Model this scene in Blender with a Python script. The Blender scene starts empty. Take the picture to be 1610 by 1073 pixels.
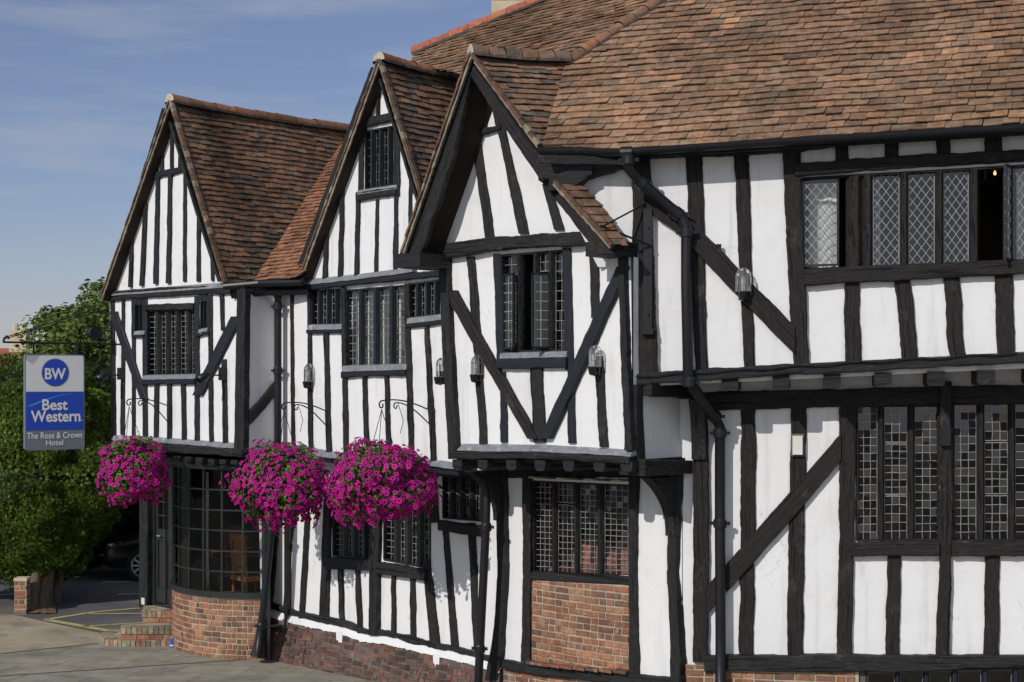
import bpy, bmesh, math, random
from mathutils import Vector, Matrix, noise
from mathutils.geometry import tessellate_polygon
R = math.radians
random.seed(7)
scene = bpy.context.scene
COL = scene.collection
# ------------------------------------------------------------------ camera
CH, F, CX, HY = 3.9, 2236.0, 805.0, 600.0     # eye height (m), focal length (px), centre column, horizon row
cd = bpy.data.cameras.new('camera'); cam = bpy.data.objects.new('camera', cd); COL.objects.link(cam)
cam.location = (0, 0, CH); cam.rotation_euler = (R(90), 0, 0)
cd.sensor_width = 36; cd.lens = F*36/1610; cd.shift_y = (HY-536.5)/1610; cd.clip_end = 3000
scene.camera = cam
# ------------------------------------------------------------------ light
SUN_AZ, SUN_EL = R(40), R(33)                 # azimuth left of straight behind the camera
sd = Vector((-math.sin(SUN_AZ)*math.cos(SUN_EL), -math.cos(SUN_AZ)*math.cos(SUN_EL), math.sin(SUN_EL)))
sl = bpy.data.lights.new('sun', 'SUN'); sl.energy = 2.95; sl.angle = R(0.5); sl.color = (1, .965, .91)
so = bpy.data.objects.new('sun', sl); COL.objects.link(so); so.location = sd*50
so.rotation_euler = sd.to_track_quat('Z', 'Y').to_euler()
w = bpy.data.worlds.new('World'); scene.world = w; w.use_nodes = True
nt = w.node_tree; nt.nodes.clear()
def wn(t): return nt.nodes.new(t)
sky = wn('ShaderNodeTexSky'); sky.sky_type = 'NISHITA'; sky.sun_disc = False
sky.sun_elevation = SUN_EL; sky.sun_rotation = math.atan2(sd.x, sd.y) % (2*math.pi); sky.altitude = 50; sky.air_density = 1.0; sky.dust_density = .25; sky.ozone_density = 3.0
tc = wn('ShaderNodeTexCoord'); mp = wn('ShaderNodeMapping'); mp.inputs['Scale'].default_value = (1.8, 1.8, 15)
n1 = wn('ShaderNodeTexNoise'); n1.inputs['Scale'].default_value = 3.1; n1.inputs['Detail'].default_value = 6; n1.inputs['Roughness'].default_value = .55
rmp = wn('ShaderNodeMapRange'); rmp.inputs['From Min'].default_value = .42; rmp.inputs['From Max'].default_value = .72; rmp.inputs['To Min'].default_value = .10; rmp.inputs['To Max'].default_value = .62
mx = wn('ShaderNodeMix'); mx.data_type = 'RGBA'; mx.inputs[7].default_value = (4.4, 4.9, 5.7, 1)
bg = wn('ShaderNodeBackground'); bg.inputs['Strength'].default_value = .088
ow = wn('ShaderNodeOutputWorld'); L = nt.links.new
L(tc.outputs['Generated'], mp.inputs[0]); L(mp.outputs[0], n1.inputs['Vector']); L(n1.outputs['Fac'], rmp.inputs['Value'])
tint = wn('ShaderNodeVectorMath'); tint.operation = 'MULTIPLY'; tint.inputs[1].default_value = (.93, .84, .95)
sx = wn('ShaderNodeSeparateXYZ'); bk = wn('ShaderNodeMapRange'); bk.inputs['From Min'].default_value = .2; bk.inputs['From Max'].default_value = -.9; bk.inputs['To Max'].default_value = .45   # unseen bright cloud added behind the camera as fill for the shaded walls
mx2 = wn('ShaderNodeMix'); mx2.data_type = 'RGBA'; mx2.inputs[7].default_value = (9, 9.2, 9.6, 1)
L(tc.outputs['Generated'], sx.inputs[0]); L(sx.outputs['Y'], bk.inputs['Value']); L(bk.outputs[0], mx2.inputs[0]); L(sky.outputs[0], tint.inputs[0]); L(tint.outputs[0], mx.inputs[6]); L(mx.outputs[2], mx2.inputs[6])
L(rmp.outputs[0], mx.inputs[0]); L(mx2.outputs[2], bg.inputs[0]); L(bg.outputs[0], ow.inputs[0])
vs = scene.view_settings; vs.view_transform = 'Standard'; vs.look = 'None'; vs.exposure = 0; vs.gamma = 1; vs.use_curve_mapping = False
# ------------------------------------------------------------------ materials
KB = 1.3
def mat(name, col, rough=.7, spec=.3, metal=0, attr=False, coord='Object', nscale=3, nstretch=(1, 1, 1), vary=.25, bump=.3, bscale=30, bdist=.01,
        alt=None, altscale=1.2, altlo=.5, althi=.7, coat=0, sss=0, crack=None, web=0, blot=0):
    kb = 1 if name.startswith('white') or name in ('sign_white',) else KB; col = tuple(c*kb for c in col); alt = tuple(c*kb for c in alt) if alt else None; ka = kb if attr else 1
    m = bpy.data.materials.new(name); m.use_nodes = True; t = m.node_tree; N = t.nodes; b = N['Principled BSDF']; K = t.links.new
    b.inputs['Roughness'].default_value = rough; b.inputs['Metallic'].default_value = metal
    b.inputs['Specular IOR Level'].default_value = spec; b.inputs['Coat Weight'].default_value = coat
    c = N.new('ShaderNodeTexCoord'); mpn = N.new('ShaderNodeMapping'); mpn.inputs['Scale'].default_value = nstretch
    K(c.outputs[coord], mpn.inputs[0])
    a = N.new('ShaderNodeTexNoise'); a.inputs['Scale'].default_value = nscale; a.inputs['Detail'].default_value = 5; a.inputs['Roughness'].default_value = .6; K(mpn.outputs[0], a.inputs['Vector'])
    if attr:
        s = N.new('ShaderNodeAttribute'); s.attribute_name = 'col'; src = s.outputs['Color']
    else:
        s = N.new('ShaderNodeRGB'); s.outputs[0].default_value = (*col, 1); src = s.outputs[0]
    if alt:
        a2 = N.new('ShaderNodeTexNoise'); a2.inputs['Scale'].default_value = altscale; a2.inputs['Detail'].default_value = 7; a2.inputs['Roughness'].default_value = .65; K(mpn.outputs[0], a2.inputs['Vector'])
        r2 = N.new('ShaderNodeMapRange'); r2.inputs['From Min'].default_value = altlo; r2.inputs['From Max'].default_value = althi; K(a2.outputs['Fac'], r2.inputs['Value'])
        m2 = N.new('ShaderNodeMix'); m2.data_type = 'RGBA'; K(r2.outputs[0], m2.inputs[0]); K(src, m2.inputs[6]); m2.inputs[7].default_value = (*alt, 1); src = m2.outputs[2]
    r = N.new('ShaderNodeMapRange'); r.inputs['From Min'].default_value = .25; r.inputs['From Max'].default_value = .75
    r.inputs['To Min'].default_value = (1-vary)*ka; r.inputs['To Max'].default_value = (1+vary)*ka; K(a.outputs['Fac'], r.inputs['Value'])
    def dark(fac_socket, amt):
        nonlocal src
        mm = N.new('ShaderNodeMix'); mm.data_type = 'RGBA'; mm.blend_type = 'MULTIPLY'; K(fac_socket, mm.inputs[0]); K(src, mm.inputs[6]); mm.inputs[7].default_value = (amt, amt, amt, 1); src = mm.outputs[2]
    if crack:      # long splits along the grain
        cm = N.new('ShaderNodeMapping'); cm.inputs['Scale'].default_value = crack; K(c.outputs[coord], cm.inputs[0]); cn = N.new('ShaderNodeTexNoise'); cn.inputs['Scale'].default_value = 1; cn.inputs['Detail'].default_value = 3; K(cm.outputs[0], cn.inputs['Vector'])
        cr = N.new('ShaderNodeMapRange'); cr.inputs['From Min'].default_value = .56; cr.inputs['From Max'].default_value = .62; K(cn.outputs['Fac'], cr.inputs['Value']); dark(cr.outputs[0], .25)
        wn_ = N.new('ShaderNodeTexNoise'); wn_.inputs['Scale'].default_value = 2.3; wn_.inputs['Detail'].default_value = 8; wn_.inputs['Roughness'].default_value = .75; K(c.outputs['Object'], wn_.inputs['Vector'])
        wr = N.new('ShaderNodeMapRange'); wr.inputs['From Min'].default_value = .58; wr.inputs['From Max'].default_value = .72; wr.inputs['To Max'].default_value = .7; K(wn_.outputs['Fac'], wr.inputs['Value']); m5 = N.new('ShaderNodeMix'); m5.data_type = 'RGBA'; K(wr.outputs[0], m5.inputs[0]); K(src, m5.inputs[6]); m5.inputs[7].default_value = (.075, .070, .066, 1); src = m5.outputs[2]
    if web:        # hairline cracks and patched repairs
        vd = N.new('ShaderNodeTexNoise'); vd.inputs['Scale'].default_value = 2.2; vd.inputs['Detail'].default_value = 4; K(c.outputs[coord], vd.inputs['Vector']); va = N.new('ShaderNodeVectorMath'); va.operation = 'SCALE'; va.inputs['Scale'].default_value = .9; K(vd.outputs['Color'], va.inputs[0])
        vb_ = N.new('ShaderNodeVectorMath'); K(c.outputs[coord], vb_.inputs[0]); K(va.outputs[0], vb_.inputs[1]); vo = N.new('ShaderNodeTexVoronoi'); vo.feature = 'DISTANCE_TO_EDGE'; vo.inputs['Scale'].default_value = 1.5; K(vb_.outputs[0], vo.inputs['Vector'])
        vr = N.new('ShaderNodeMapRange'); vr.inputs['From Min'].default_value = .010; vr.inputs['From Max'].default_value = .002; vr.inputs['To Max'].default_value = 1; K(vo.outputs['Distance'], vr.inputs['Value'])
        vm = N.new('ShaderNodeMapRange'); vm.inputs['From Min'].default_value = .52; vm.inputs['From Max'].default_value = .6; vm.inputs['To Max'].default_value = web; K(a.outputs['Fac'], vm.inputs['Value']); vx = N.new('ShaderNodeMath'); vx.operation = 'MULTIPLY'; K(vr.outputs[0], vx.inputs[0]); K(vm.outputs[0], vx.inputs[1]); dark(vx.outputs[0], .55)
        sm_ = N.new('ShaderNodeMapping'); sm_.inputs['Scale'].default_value = (9, 9, .7); K(c.outputs[coord], sm_.inputs[0]); sn = N.new('ShaderNodeTexNoise'); sn.inputs['Scale'].default_value = 1; sn.inputs['Detail'].default_value = 5; K(sm_.outputs[0], sn.inputs['Vector'])
        sr = N.new('ShaderNodeMapRange'); sr.inputs['From Min'].default_value = .56; sr.inputs['From Max'].default_value = .80; sr.inputs['To Max'].default_value = .75; K(sn.outputs['Fac'], sr.inputs['Value']); dark(sr.outputs[0], .74)
    if blot:
        bn = N.new('ShaderNodeTexNoise'); bn.inputs['Scale'].default_value = blot; bn.inputs['Detail'].default_value = 6; bn.inputs['Roughness'].default_value = .65; K(c.outputs['Object'], bn.inputs['Vector'])
        br_ = N.new('ShaderNodeMapRange'); br_.inputs['From Min'].default_value = .48; br_.inputs['From Max'].default_value = .72; br_.inputs['To Max'].default_value = .8; K(bn.outputs['Fac'], br_.inputs['Value']); dark(br_.outputs[0], .42)
    mul = N.new('ShaderNodeVectorMath'); mul.operation = 'SCALE'; K(src, mul.inputs[0]); K(r.outputs[0], mul.inputs['Scale']); K(mul.outputs[0], b.inputs['Base Color'])
    if bump:
        n = N.new('ShaderNodeTexNoise'); n.inputs['Scale'].default_value = bscale; n.inputs['Detail'].default_value = 6; n.inputs['Roughness'].default_value = .6; K(mpn.outputs[0], n.inputs['Vector'])
        bp = N.new('ShaderNodeBump'); bp.inputs['Strength'].default_value = bump; bp.inputs['Distance'].default_value = bdist; K(n.outputs['Fac'], bp.inputs['Height']); K(bp.outputs[0], b.inputs['Normal'])
    if sss:
        b.inputs['Subsurface Weight'].default_value = 0
        tr = N.new('ShaderNodeBsdfTranslucent'); K(mul.outputs[0], tr.inputs['Color']); ms = N.new('ShaderNodeMixShader'); ms.inputs[0].default_value = sss
        K(b.outputs[0], ms.inputs[1]); K(tr.outputs[0], ms.inputs[2]); K(ms.outputs[0], N['Material Output'].inputs['Surface'])
    return m
M = {}
M['plaster'] = mat('white_plaster', (.745, .745, .745), web=.38, rough=.85, spec=.15, nscale=1.3, vary=.03, bump=.3, bscale=2.6, bdist=.05, alt=(.60, .59, .57), altscale=2.2, altlo=.56, althi=.95)
M['wood'] = mat('black_timber', (.0145, .0145, .0155), rough=.62, spec=.22, crack=(2.2, 34, 1), coord='UV', nstretch=(4, 15, 1), nscale=4, vary=.4, bump=.8, bscale=6, bdist=.016, alt=(.045, .044, .044), altscale=3.5, altlo=.52, althi=.8)
M['wood2'] = mat('blue_black_timber', (.012, .0135, .0185), rough=.55, spec=.25, coord='UV', nstretch=(1.2, 18, 1), nscale=3, vary=.3, bump=.5, bscale=5, bdist=.01, alt=(.024, .027, .035), altscale=2, altlo=.5, althi=.8)
M['wood3'] = mat('brown_black_oak', (.0145, .0130, .0128), rough=.7, spec=.22, crack=(2.2, 34, 1), coord='UV', nstretch=(4, 15, 1), nscale=4, vary=.4, bump=.8, bscale=6, bdist=.016, alt=(.036, .031, .029), altscale=3.5, altlo=.5, althi=.78)
M['lead'] = mat('lead_sheet', (.15, .16, .172), rough=.6, spec=.4, nscale=12, vary=.25, bump=.6, bscale=25, bdist=.015, alt=(.28, .29, .30), altscale=9, altlo=.55, althi=.7)
M['came'] = mat('lead_came', (.21, .21, .205), rough=.5, spec=.4, vary=.3, nscale=9, bump=0)
M['came_dark'] = mat('dark_came', (.11, .11, .105), rough=.5, spec=.4, vary=.3, nscale=9, bump=0)
M['iron'] = mat('black_iron', (.008, .0085, .011), rough=.4, spec=.35, nscale=14, vary=.3, bump=.25, bscale=30, bdist=.006)
M['tile'] = mat('clay_tile', (0, 0, 0), attr=True, rough=.85, spec=.2, nscale=11, vary=.45, bump=.7, bscale=60, bdist=.006, alt=(.22, .19, .12), altscale=3.0, altlo=.60, althi=.86, blot=1.1)
M['underlay'] = mat('roof_underside', (.02, .014, .011), rough=.9, vary=.2, bump=0)
M['brick'] = mat('brick', (0, 0, 0), attr=True, rough=.9, spec=.15, nscale=16, vary=.35, bump=.7, bscale=45, bdist=.008, alt=(.20, .15, .10), altscale=8, altlo=.58, althi=.8, blot=2.2)
M['mortar'] = mat('mortar', (.30, .26, .19), rough=.95, spec=.1, nscale=10, vary=.25, bump=.7, bscale=40, bdist=.01)
M['mortar_dark'] = mat('dark_mortar', (.10, .09, .075), rough=.95, spec=.1, nscale=10, vary=.25, bump=.7, bscale=40, bdist=.01)
M['asphalt'] = mat('asphalt', (.085, .082, .085), rough=.95, spec=.15, nscale=1.2, vary=.2, bump=.7, bscale=90, bdist=.01, alt=(.15, .135, .11), altscale=.5, altlo=.5, althi=.8)
M['dust'] = mat('dusty_concrete', (.28, .235, .165), rough=.95, spec=.1, nscale=1.1, vary=.3, bump=.5, bscale=40, bdist=.01, alt=(.16, .14, .12), altscale=1.7, altlo=.5, althi=.68)
M['yellow'] = mat('yellow_paint', (.34, .29, .12), rough=.85, vary=.25, nscale=8, bump=.3, alt=(.16, .14, .10), altscale=5, altlo=.6, althi=.75)
M['white'] = mat('white_paint', (.6, .6, .58), rough=.8, vary=.15, nscale=8, bump=.2)
M['flower'] = mat('petunia_petal', (0, 0, 0), attr=True, rough=.6, spec=.2, vary=.12, nscale=30, bump=0, sss=.25)
M['leaf'] = mat('leaf', (0, 0, 0), attr=True, rough=.6, spec=.25, vary=.25, nscale=8, bump=0, sss=.25)
M['bark'] = mat('bark', (.10, .075, .055), rough=.95, nstretch=(1, 1, .2), nscale=14, vary=.4, bump=1, bscale=30, bdist=.03)
M['soil'] = mat('soil', (.13, .085, .05), rough=1, vary=.4, nscale=12, bump=1, bscale=30, bdist=.03)
M['car'] = mat('car_paint', (.004, .004, .005), rough=.35, spec=.35, vary=.05, bump=0, coat=.15)
M['tyre'] = mat('rubber', (.015, .015, .015), rough=.8, vary=.1, bump=0)
M['alloy'] = mat('alloy', (.45, .46, .48), rough=.35, metal=.6, vary=.05, bump=0)
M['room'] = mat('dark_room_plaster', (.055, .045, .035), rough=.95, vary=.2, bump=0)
M['curtain'] = mat('white_curtain', (.80, .80, .78), rough=.9, vary=.06, nscale=6, bump=.1, sss=.1)
M['oak'] = mat('varnished_oak', (.22, .085, .025), rough=.4, spec=.4, nstretch=(1, 1, 6), nscale=6, vary=.4, bump=.1)
M['fabric'] = mat('pink_striped_fabric', (.30, .12, .10), rough=.95, nstretch=(14, 1, 1), nscale=3, vary=.45, bump=.2)
M['signgrey'] = mat('sign_grey', (.13, .15, .18), rough=.4, vary=.04, bump=0)
M['signwhite'] = mat('sign_white', (.72, .74, .74), rough=.35, vary=.02, bump=0)
M['signblue'] = mat('sign_blue', (.018, .055, .36), rough=.35, vary=.04, bump=0)
M['signblue2'] = mat('sign_light_blue', (.05, .22, .60), rough=.35, vary=.1, nscale=2, bump=0)
M['canblue'] = mat('can_blue', (.03, .10, .45), rough=.3, metal=.3, vary=.1, bump=0)
M['door'] = mat('door_paint', (.02, .021, .022), rough=.45, spec=.4, coord='UV', nstretch=(2, 14, 1), nscale=3, vary=.4, bump=.5, bscale=6, bdist=.01)
M['greenwood'] = mat('green_black_joinery', (.012, .016, .0155), rough=.4, spec=.5, vary=.3, nscale=8, bump=.2)
M['stone'] = mat('chimney_stone', (.42, .36, .25), rough=.95, vary=.25, nscale=5, bump=.5, bscale=30, bdist=.01)
M['bulbglass'] = mat('lamp_fitting', (.5, .5, .46), rough=.3, vary=.1, bump=0)
def glass(name, tint, extra=.03, rough=.02, wav=.35):
    m = bpy.data.materials.new(name); m.use_nodes = True; t = m.node_tree; N = t.nodes; K = t.links.new; N.remove(N['Principled BSDF'])
    tr = N.new('ShaderNodeBsdfTransparent'); tr.inputs[0].default_value = (*tint, 1)
    g = N.new('ShaderNodeBsdfGlossy'); g.inputs['Roughness'].default_value = rough; g.inputs['Color'].default_value = (.9, .9, .9, 1)
    fr = N.new('ShaderNodeFresnel'); fr.inputs['IOR'].default_value = 1.5
    ad = N.new('ShaderNodeMath'); ad.operation = 'ADD'; ad.inputs[1].default_value = extra; K(fr.outputs[0], ad.inputs[0])
    ns = N.new('ShaderNodeTexNoise'); ns.inputs['Scale'].default_value = 3; c = N.new('ShaderNodeTexCoord'); K(c.outputs['Object'], ns.inputs['Vector'])
    bp = N.new('ShaderNodeBump'); bp.inputs['Strength'].default_value = wav; bp.inputs['Distance'].default_value = .01; K(ns.outputs['Fac'], bp.inputs['Height']); K(bp.outputs[0], g.inputs['Normal'])
    ms = N.new('ShaderNodeMixShader'); K(ad.outputs[0], ms.inputs[0]); K(tr.outputs[0], ms.inputs[1]); K(g.outputs[0], ms.inputs[2]); K(ms.outputs[0], N['Material Output'].inputs[0])
    return m
M['glass'] = glass('old_glass', (.88, .90, .89), extra=.035, wav=.08); M['bowglass'] = glass('shop_glass', (.9, .92, .91), extra=-.01, wav=.05); M['lampglass'] = glass('lamp_glass', (.80, .82, .80), extra=.12, rough=.12, wav=1)
def emis(name, col, s):
    m = bpy.data.materials.new(name); m.use_nodes = True; b = m.node_tree.nodes['Principled BSDF']; b.inputs['Emission Color'].default_value = (*col, 1); b.inputs['Emission Strength'].default_value = s; return m
M['bulb'] = emis('lit_bulb', (1, .55, .2), 1.6)
def slab_mat():
    m = mat('pavement_slabs', (.215, .205, .17), rough=.9, spec=.15, nscale=2.5, vary=.22, bump=.5, bscale=60, bdist=.006, alt=(.27, .235, .18), altscale=.8, altlo=.45, althi=.7, blot=1.6)
    t = m.node_tree; N = t.nodes; K = t.links.new; b = N['Principled BSDF']
    c = N.new('ShaderNodeTexCoord'); mp_ = N.new('ShaderNodeMapping'); mp_.inputs['Rotation'].default_value = (0, 0, R(14)); K(c.outputs['Object'], mp_.inputs[0])
    br = N.new('ShaderNodeTexBrick'); br.inputs['Scale'].default_value = 1; br.inputs['Brick Width'].default_value = .9; br.inputs['Row Height'].default_value = .6; br.inputs['Mortar Size'].default_value = .012; br.inputs['Mortar Smooth'].default_value = .4
    br.inputs['Color1'].default_value = (1.05, 1.04, 1.02, 1); br.inputs['Color2'].default_value = (.92, .93, .92, 1); br.inputs['Mortar'].default_value = (.62, .57, .5, 1); K(mp_.outputs[0], br.inputs['Vector'])
    old = b.inputs['Base Color'].links[0].from_socket; v = N.new('ShaderNodeVectorMath'); v.operation = 'MULTIPLY'; K(old, v.inputs[0]); K(br.outputs['Color'], v.inputs[1]); K(v.outputs[0], b.inputs['Base Color'])
    return m
M['slab'] = slab_mat()
# ------------------------------------------------------------------ mesh helpers
ORG = {}
class MB:
    def __init__(s): s.v = []; s.f = []; s.c = []; s.uv = []; s.smooth = False
    def face(s, pts, col=None, uv=None):
        i = len(s.v); s.v += [Vector(p) for p in pts]; s.f.append(tuple(range(i, i+len(pts)))); s.c.append(col or (1, 1, 1)); s.uv.append(uv)
    def grid(s, rows, col=None, uvs=None, close=False):
        n = len(rows[0]); i = len(s.v)
        for r in rows: s.v += [Vector(p) for p in r]
        for a in range(len(rows)-1):
            for b in range(n if close else n-1):
                b2 = (b+1) % n; s.f.append((i+a*n+b, i+a*n+b2, i+(a+1)*n+b2, i+(a+1)*n+b)); s.c.append(col or (1, 1, 1))
                s.uv.append([uvs[a][b], uvs[a][b2], uvs[a+1][b2], uvs[a+1][b]] if uvs else None)
    def hexa(s, p, col=None):   # p: 8 corners, bottom loop 0-3 then top loop 4-7
        i = len(s.v); s.v += [Vector(q) for q in p]
        for f in ((0, 3, 2, 1), (4, 5, 6, 7), (0, 1, 5, 4), (1, 2, 6, 5), (2, 3, 7, 6), (3, 0, 4, 7)):
            s.f.append(tuple(i+k for k in f)); s.c.append(col or (1, 1, 1)); s.uv.append(None)
    def box(s, c, sx, sy, sz, ax=None, col=None):
        X, Y, Z = ax or (Vector((1, 0, 0)), Vector((0, 1, 0)), Vector((0, 0, 1))); c = Vector(c)
        s.hexa([c+X*(a*sx/2)+Y*(b*sy/2)+Z*(d*sz/2) for d in (-1, 1) for a, b in ((-1, -1), (1, -1), (1, 1), (-1, 1))], col)
    def tube(s, pts, r, n=8, col=None, cap=True):
        pts = [Vector(p) for p in pts]; rows = []; up = Vector((0, 0, 1)); prev = None
        for k, p in enumerate(pts):
            t = (pts[min(k+1, len(pts)-1)]-pts[max(k-1, 0)]).normalized()
            if prev is None: a = t.cross(up if abs(t.z) < .9 else Vector((1, 0, 0))).normalized()
            else: a = (prev-t*prev.dot(t)).normalized()
            prev = a; b = t.cross(a); rr = r[k] if isinstance(r, (list, tuple)) else r
            rows.append([p+(a*math.cos(q*2*math.pi/n)+b*math.sin(q*2*math.pi/n))*rr for q in range(n)])
        i = len(s.v); s.grid(rows, col, close=True)
        if cap:
            s.f.append(tuple(i+q for q in range(n))); s.f.append(tuple(i+(len(rows)-1)*n+q for q in reversed(range(n)))); s.c += [col or (1, 1, 1)]*2; s.uv += [None]*2
    def build(s, name, m, parent=None, smooth=False, org=None):
        po = ORG.get(parent.name, Vector()) if parent else Vector()
        og = Vector(org) if org is not None else po
        me = bpy.data.meshes.new(name); me.from_pydata([tuple(p-og) for p in s.v], [], s.f)
        ca = me.color_attributes.new('col', 'FLOAT_COLOR', 'CORNER'); uvl = me.uv_layers.new(name='UVMap')
        cb = []; ub = []
        for f, c, u in zip(s.f, s.c, s.uv):
            for k in range(len(f)):
                cb += [c[0], c[1], c[2], 1]; ub += list(u[k]) if u else [s.v[f[k]].x*.7+s.v[f[k]].y*.7, s.v[f[k]].z]
        ca.data.foreach_set('color', cb); uvl.data.foreach_set('uv', ub)
        if smooth: me.polygons.foreach_set('use_smooth', [True]*len(me.polygons))
        me.materials.append(m); me.update()
        o = bpy.data.objects.new(name, me); COL.objects.link(o); o.location = og-po
        if parent: o.parent = parent
        ORG[o.name] = og
        return o
def tag(o, label=None, cat=None, group=None, kind=None):
    if label: o['label'] = label
    if cat: o['category'] = cat
    if group: o['group'] = group
    if kind: o['kind'] = kind
    return o
def thing(name, loc, label, cat, group=None):
    o = bpy.data.objects.new(name, None); COL.objects.link(o); o.location = loc; o.empty_display_size = .2; ORG[o.name] = Vector(loc)
    return tag(o, label, cat, group)
def nz(a, b=0, c=0): return noise.noise(Vector((a, b, c)))
def lerp(a, b, t): return a+(b-a)*t
def ray(px, py): return Vector(((px-CX)/F, 1, -(py-HY)/F))
def G(px, py, z=0):
    r = ray(px, py); return Vector((r.x, 1, 0))*((z-CH)/r.z)+Vector((0, 0, z))
class Wall:
    def __init__(s, p, th):
        s.th = R(th); s.d = Vector((math.cos(s.th), -math.sin(s.th), 0)); s.n = Vector((-math.sin(s.th), -math.cos(s.th), 0)); s.p = Vector((p[0], p[1], 0))
    def hit(s, px, py, o=0):
        r = ray(px, py); t = ((s.p+s.n*o).dot(s.n))/(r.dot(s.n)); q = r*t; return ((q-s.p).dot(s.d), q.z+CH)
    def W(s, a, z, o=0):
        v = s.p+s.d*a+s.n*o; return Vector((v.x, v.y, z))
    def P(s, px, py, o=0):
        a, z = s.hit(px, py, o); return s.W(a, z, o)
    def off(s, o): return Wall((s.p+s.n*o)[:2], math.degrees(s.th))
# facade planes: storeys jettied over each other, the line of the front bends towards the right wing
A_up = Wall((-3.625, 19.3), 44); A_low = Wall((-5.64, 22.0), 44)
B_up = Wall((-3.29, 19.63), 42); B_low = Wall((-.165, 17.22), 42)
C_up = Wall((-.72, 16.6), 42); C_low = Wall((-.165, 17.22), 42)
D_up = Wall((1.37, 14.94), 12); D_low = Wall((1.81, 15.44), 12)
nA = A_up.n; nC = C_up.n; nD = D_up.n
inn = thing('timber_framed_inn', (0, 17.5, 0), 'long black and white timber framed inn with gables and clay tiled roofs', 'building')
NB = [0]
def beam(name, W_, pts, m='wood', parent=None, t=.035, ax=None, wob=.007, o0=0, inset=-.03, rng=.5):
    NB[0] += 1; k = NB[0]; t = t+(k % 19)*.0011
    if ax is None: ax = 'v' if abs(pts[-1][1]-pts[0][1]) > abs(pts[-1][0]-pts[0][0]) else 'h'
    E = []
    for x, y, w_ in pts:
        a = W_.hit(x-w_/2, y) if ax == 'v' else W_.hit(x, y-w_/2); b = W_.hit(x+w_/2, y) if ax == 'v' else W_.hit(x, y+w_/2)
        E.append((Vector(a), Vector(b)))
    rows = []; uvs = []; acc = 0
    for i in range(len(E)-1):
        (a0, b0), (a1, b1) = E[i], E[i+1]; ln = ((a1+b1)-(a0+b0)).length/2; n = max(2, int(ln/.045))
        for j in range(n if i < len(E)-2 else n+1):
            f = j/n; a = a0.lerp(a1, f); b = b0.lerp(b1, f); L_ = acc+ln*f; wd = (b-a).length or .01; dr = (b-a)/wd
            a = a+dr*(nz(L_*4, k*3.7, 0)*wob*1.7+nz(L_*17, k*3.7, 5)*wob*.9+nz(L_*47, k*3.7, 6)*wob*.6); b = b+dr*(nz(L_*4, k*3.7, 9)*wob*1.7+nz(L_*17, k*3.7, 14)*wob*.9+nz(L_*47, k*3.7, 16)*wob*.6)
            c = min(.012, wd*.2)/wd; tt = t+nz(L_*5, k, 3)*.004
            P = [(0, inset), (0, tt-.011), (c, tt), (.35, tt+.003*nz(L_*9, k, 1)), (.65, tt+.003*nz(L_*9, k, 2)), (1-c, tt), (1, tt-.011), (1, inset)]
            rows.append([W_.W(*(a.lerp(b, q)), o0+h) for q, h in P]); uvs.append([(L_*rng+k*1.37, q*wd+k*.31) for q, h in P])
        acc += ln
    mb = MB(); mb.grid(rows, uvs=uvs)
    for r_, rv in ((rows[0], False), (rows[-1], True)): mb.face(r_ if rv else r_[::-1])
    ob = mb.build(name, M[m] if isinstance(m, str) else m, parent or inn)
    return ob
def wallpoly(name, W_, poly, holes=(), m='plaster', o=0, parent=None, label=None):
    loops = [[Vector((*W_.hit(x, y), 0)) for x, y in lp] for lp in [poly]+list(holes)]
    flat = [p for l in loops for p in l]; tri = tessellate_polygon(loops); mb = MB()
    mb.v = [W_.W(p.x, p.y, o) for p in flat]
    for t3 in tri:
        n_ = (mb.v[t3[1]]-mb.v[t3[0]]).cross(mb.v[t3[2]]-mb.v[t3[0]])
        mb.f.append(tuple(t3) if n_.dot(W_.n) > 0 else tuple(t3[::-1])); mb.c.append((1, 1, 1)); mb.uv.append(None)
    ob = mb.build(name, M[m], parent or inn)
    if label: ob['label'] = label
    return ob
def quad3(name, pts, m, parent=None, **k):
    mb = MB(); mb.face(pts); return mb.build(name, M[m], parent, **k)
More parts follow.
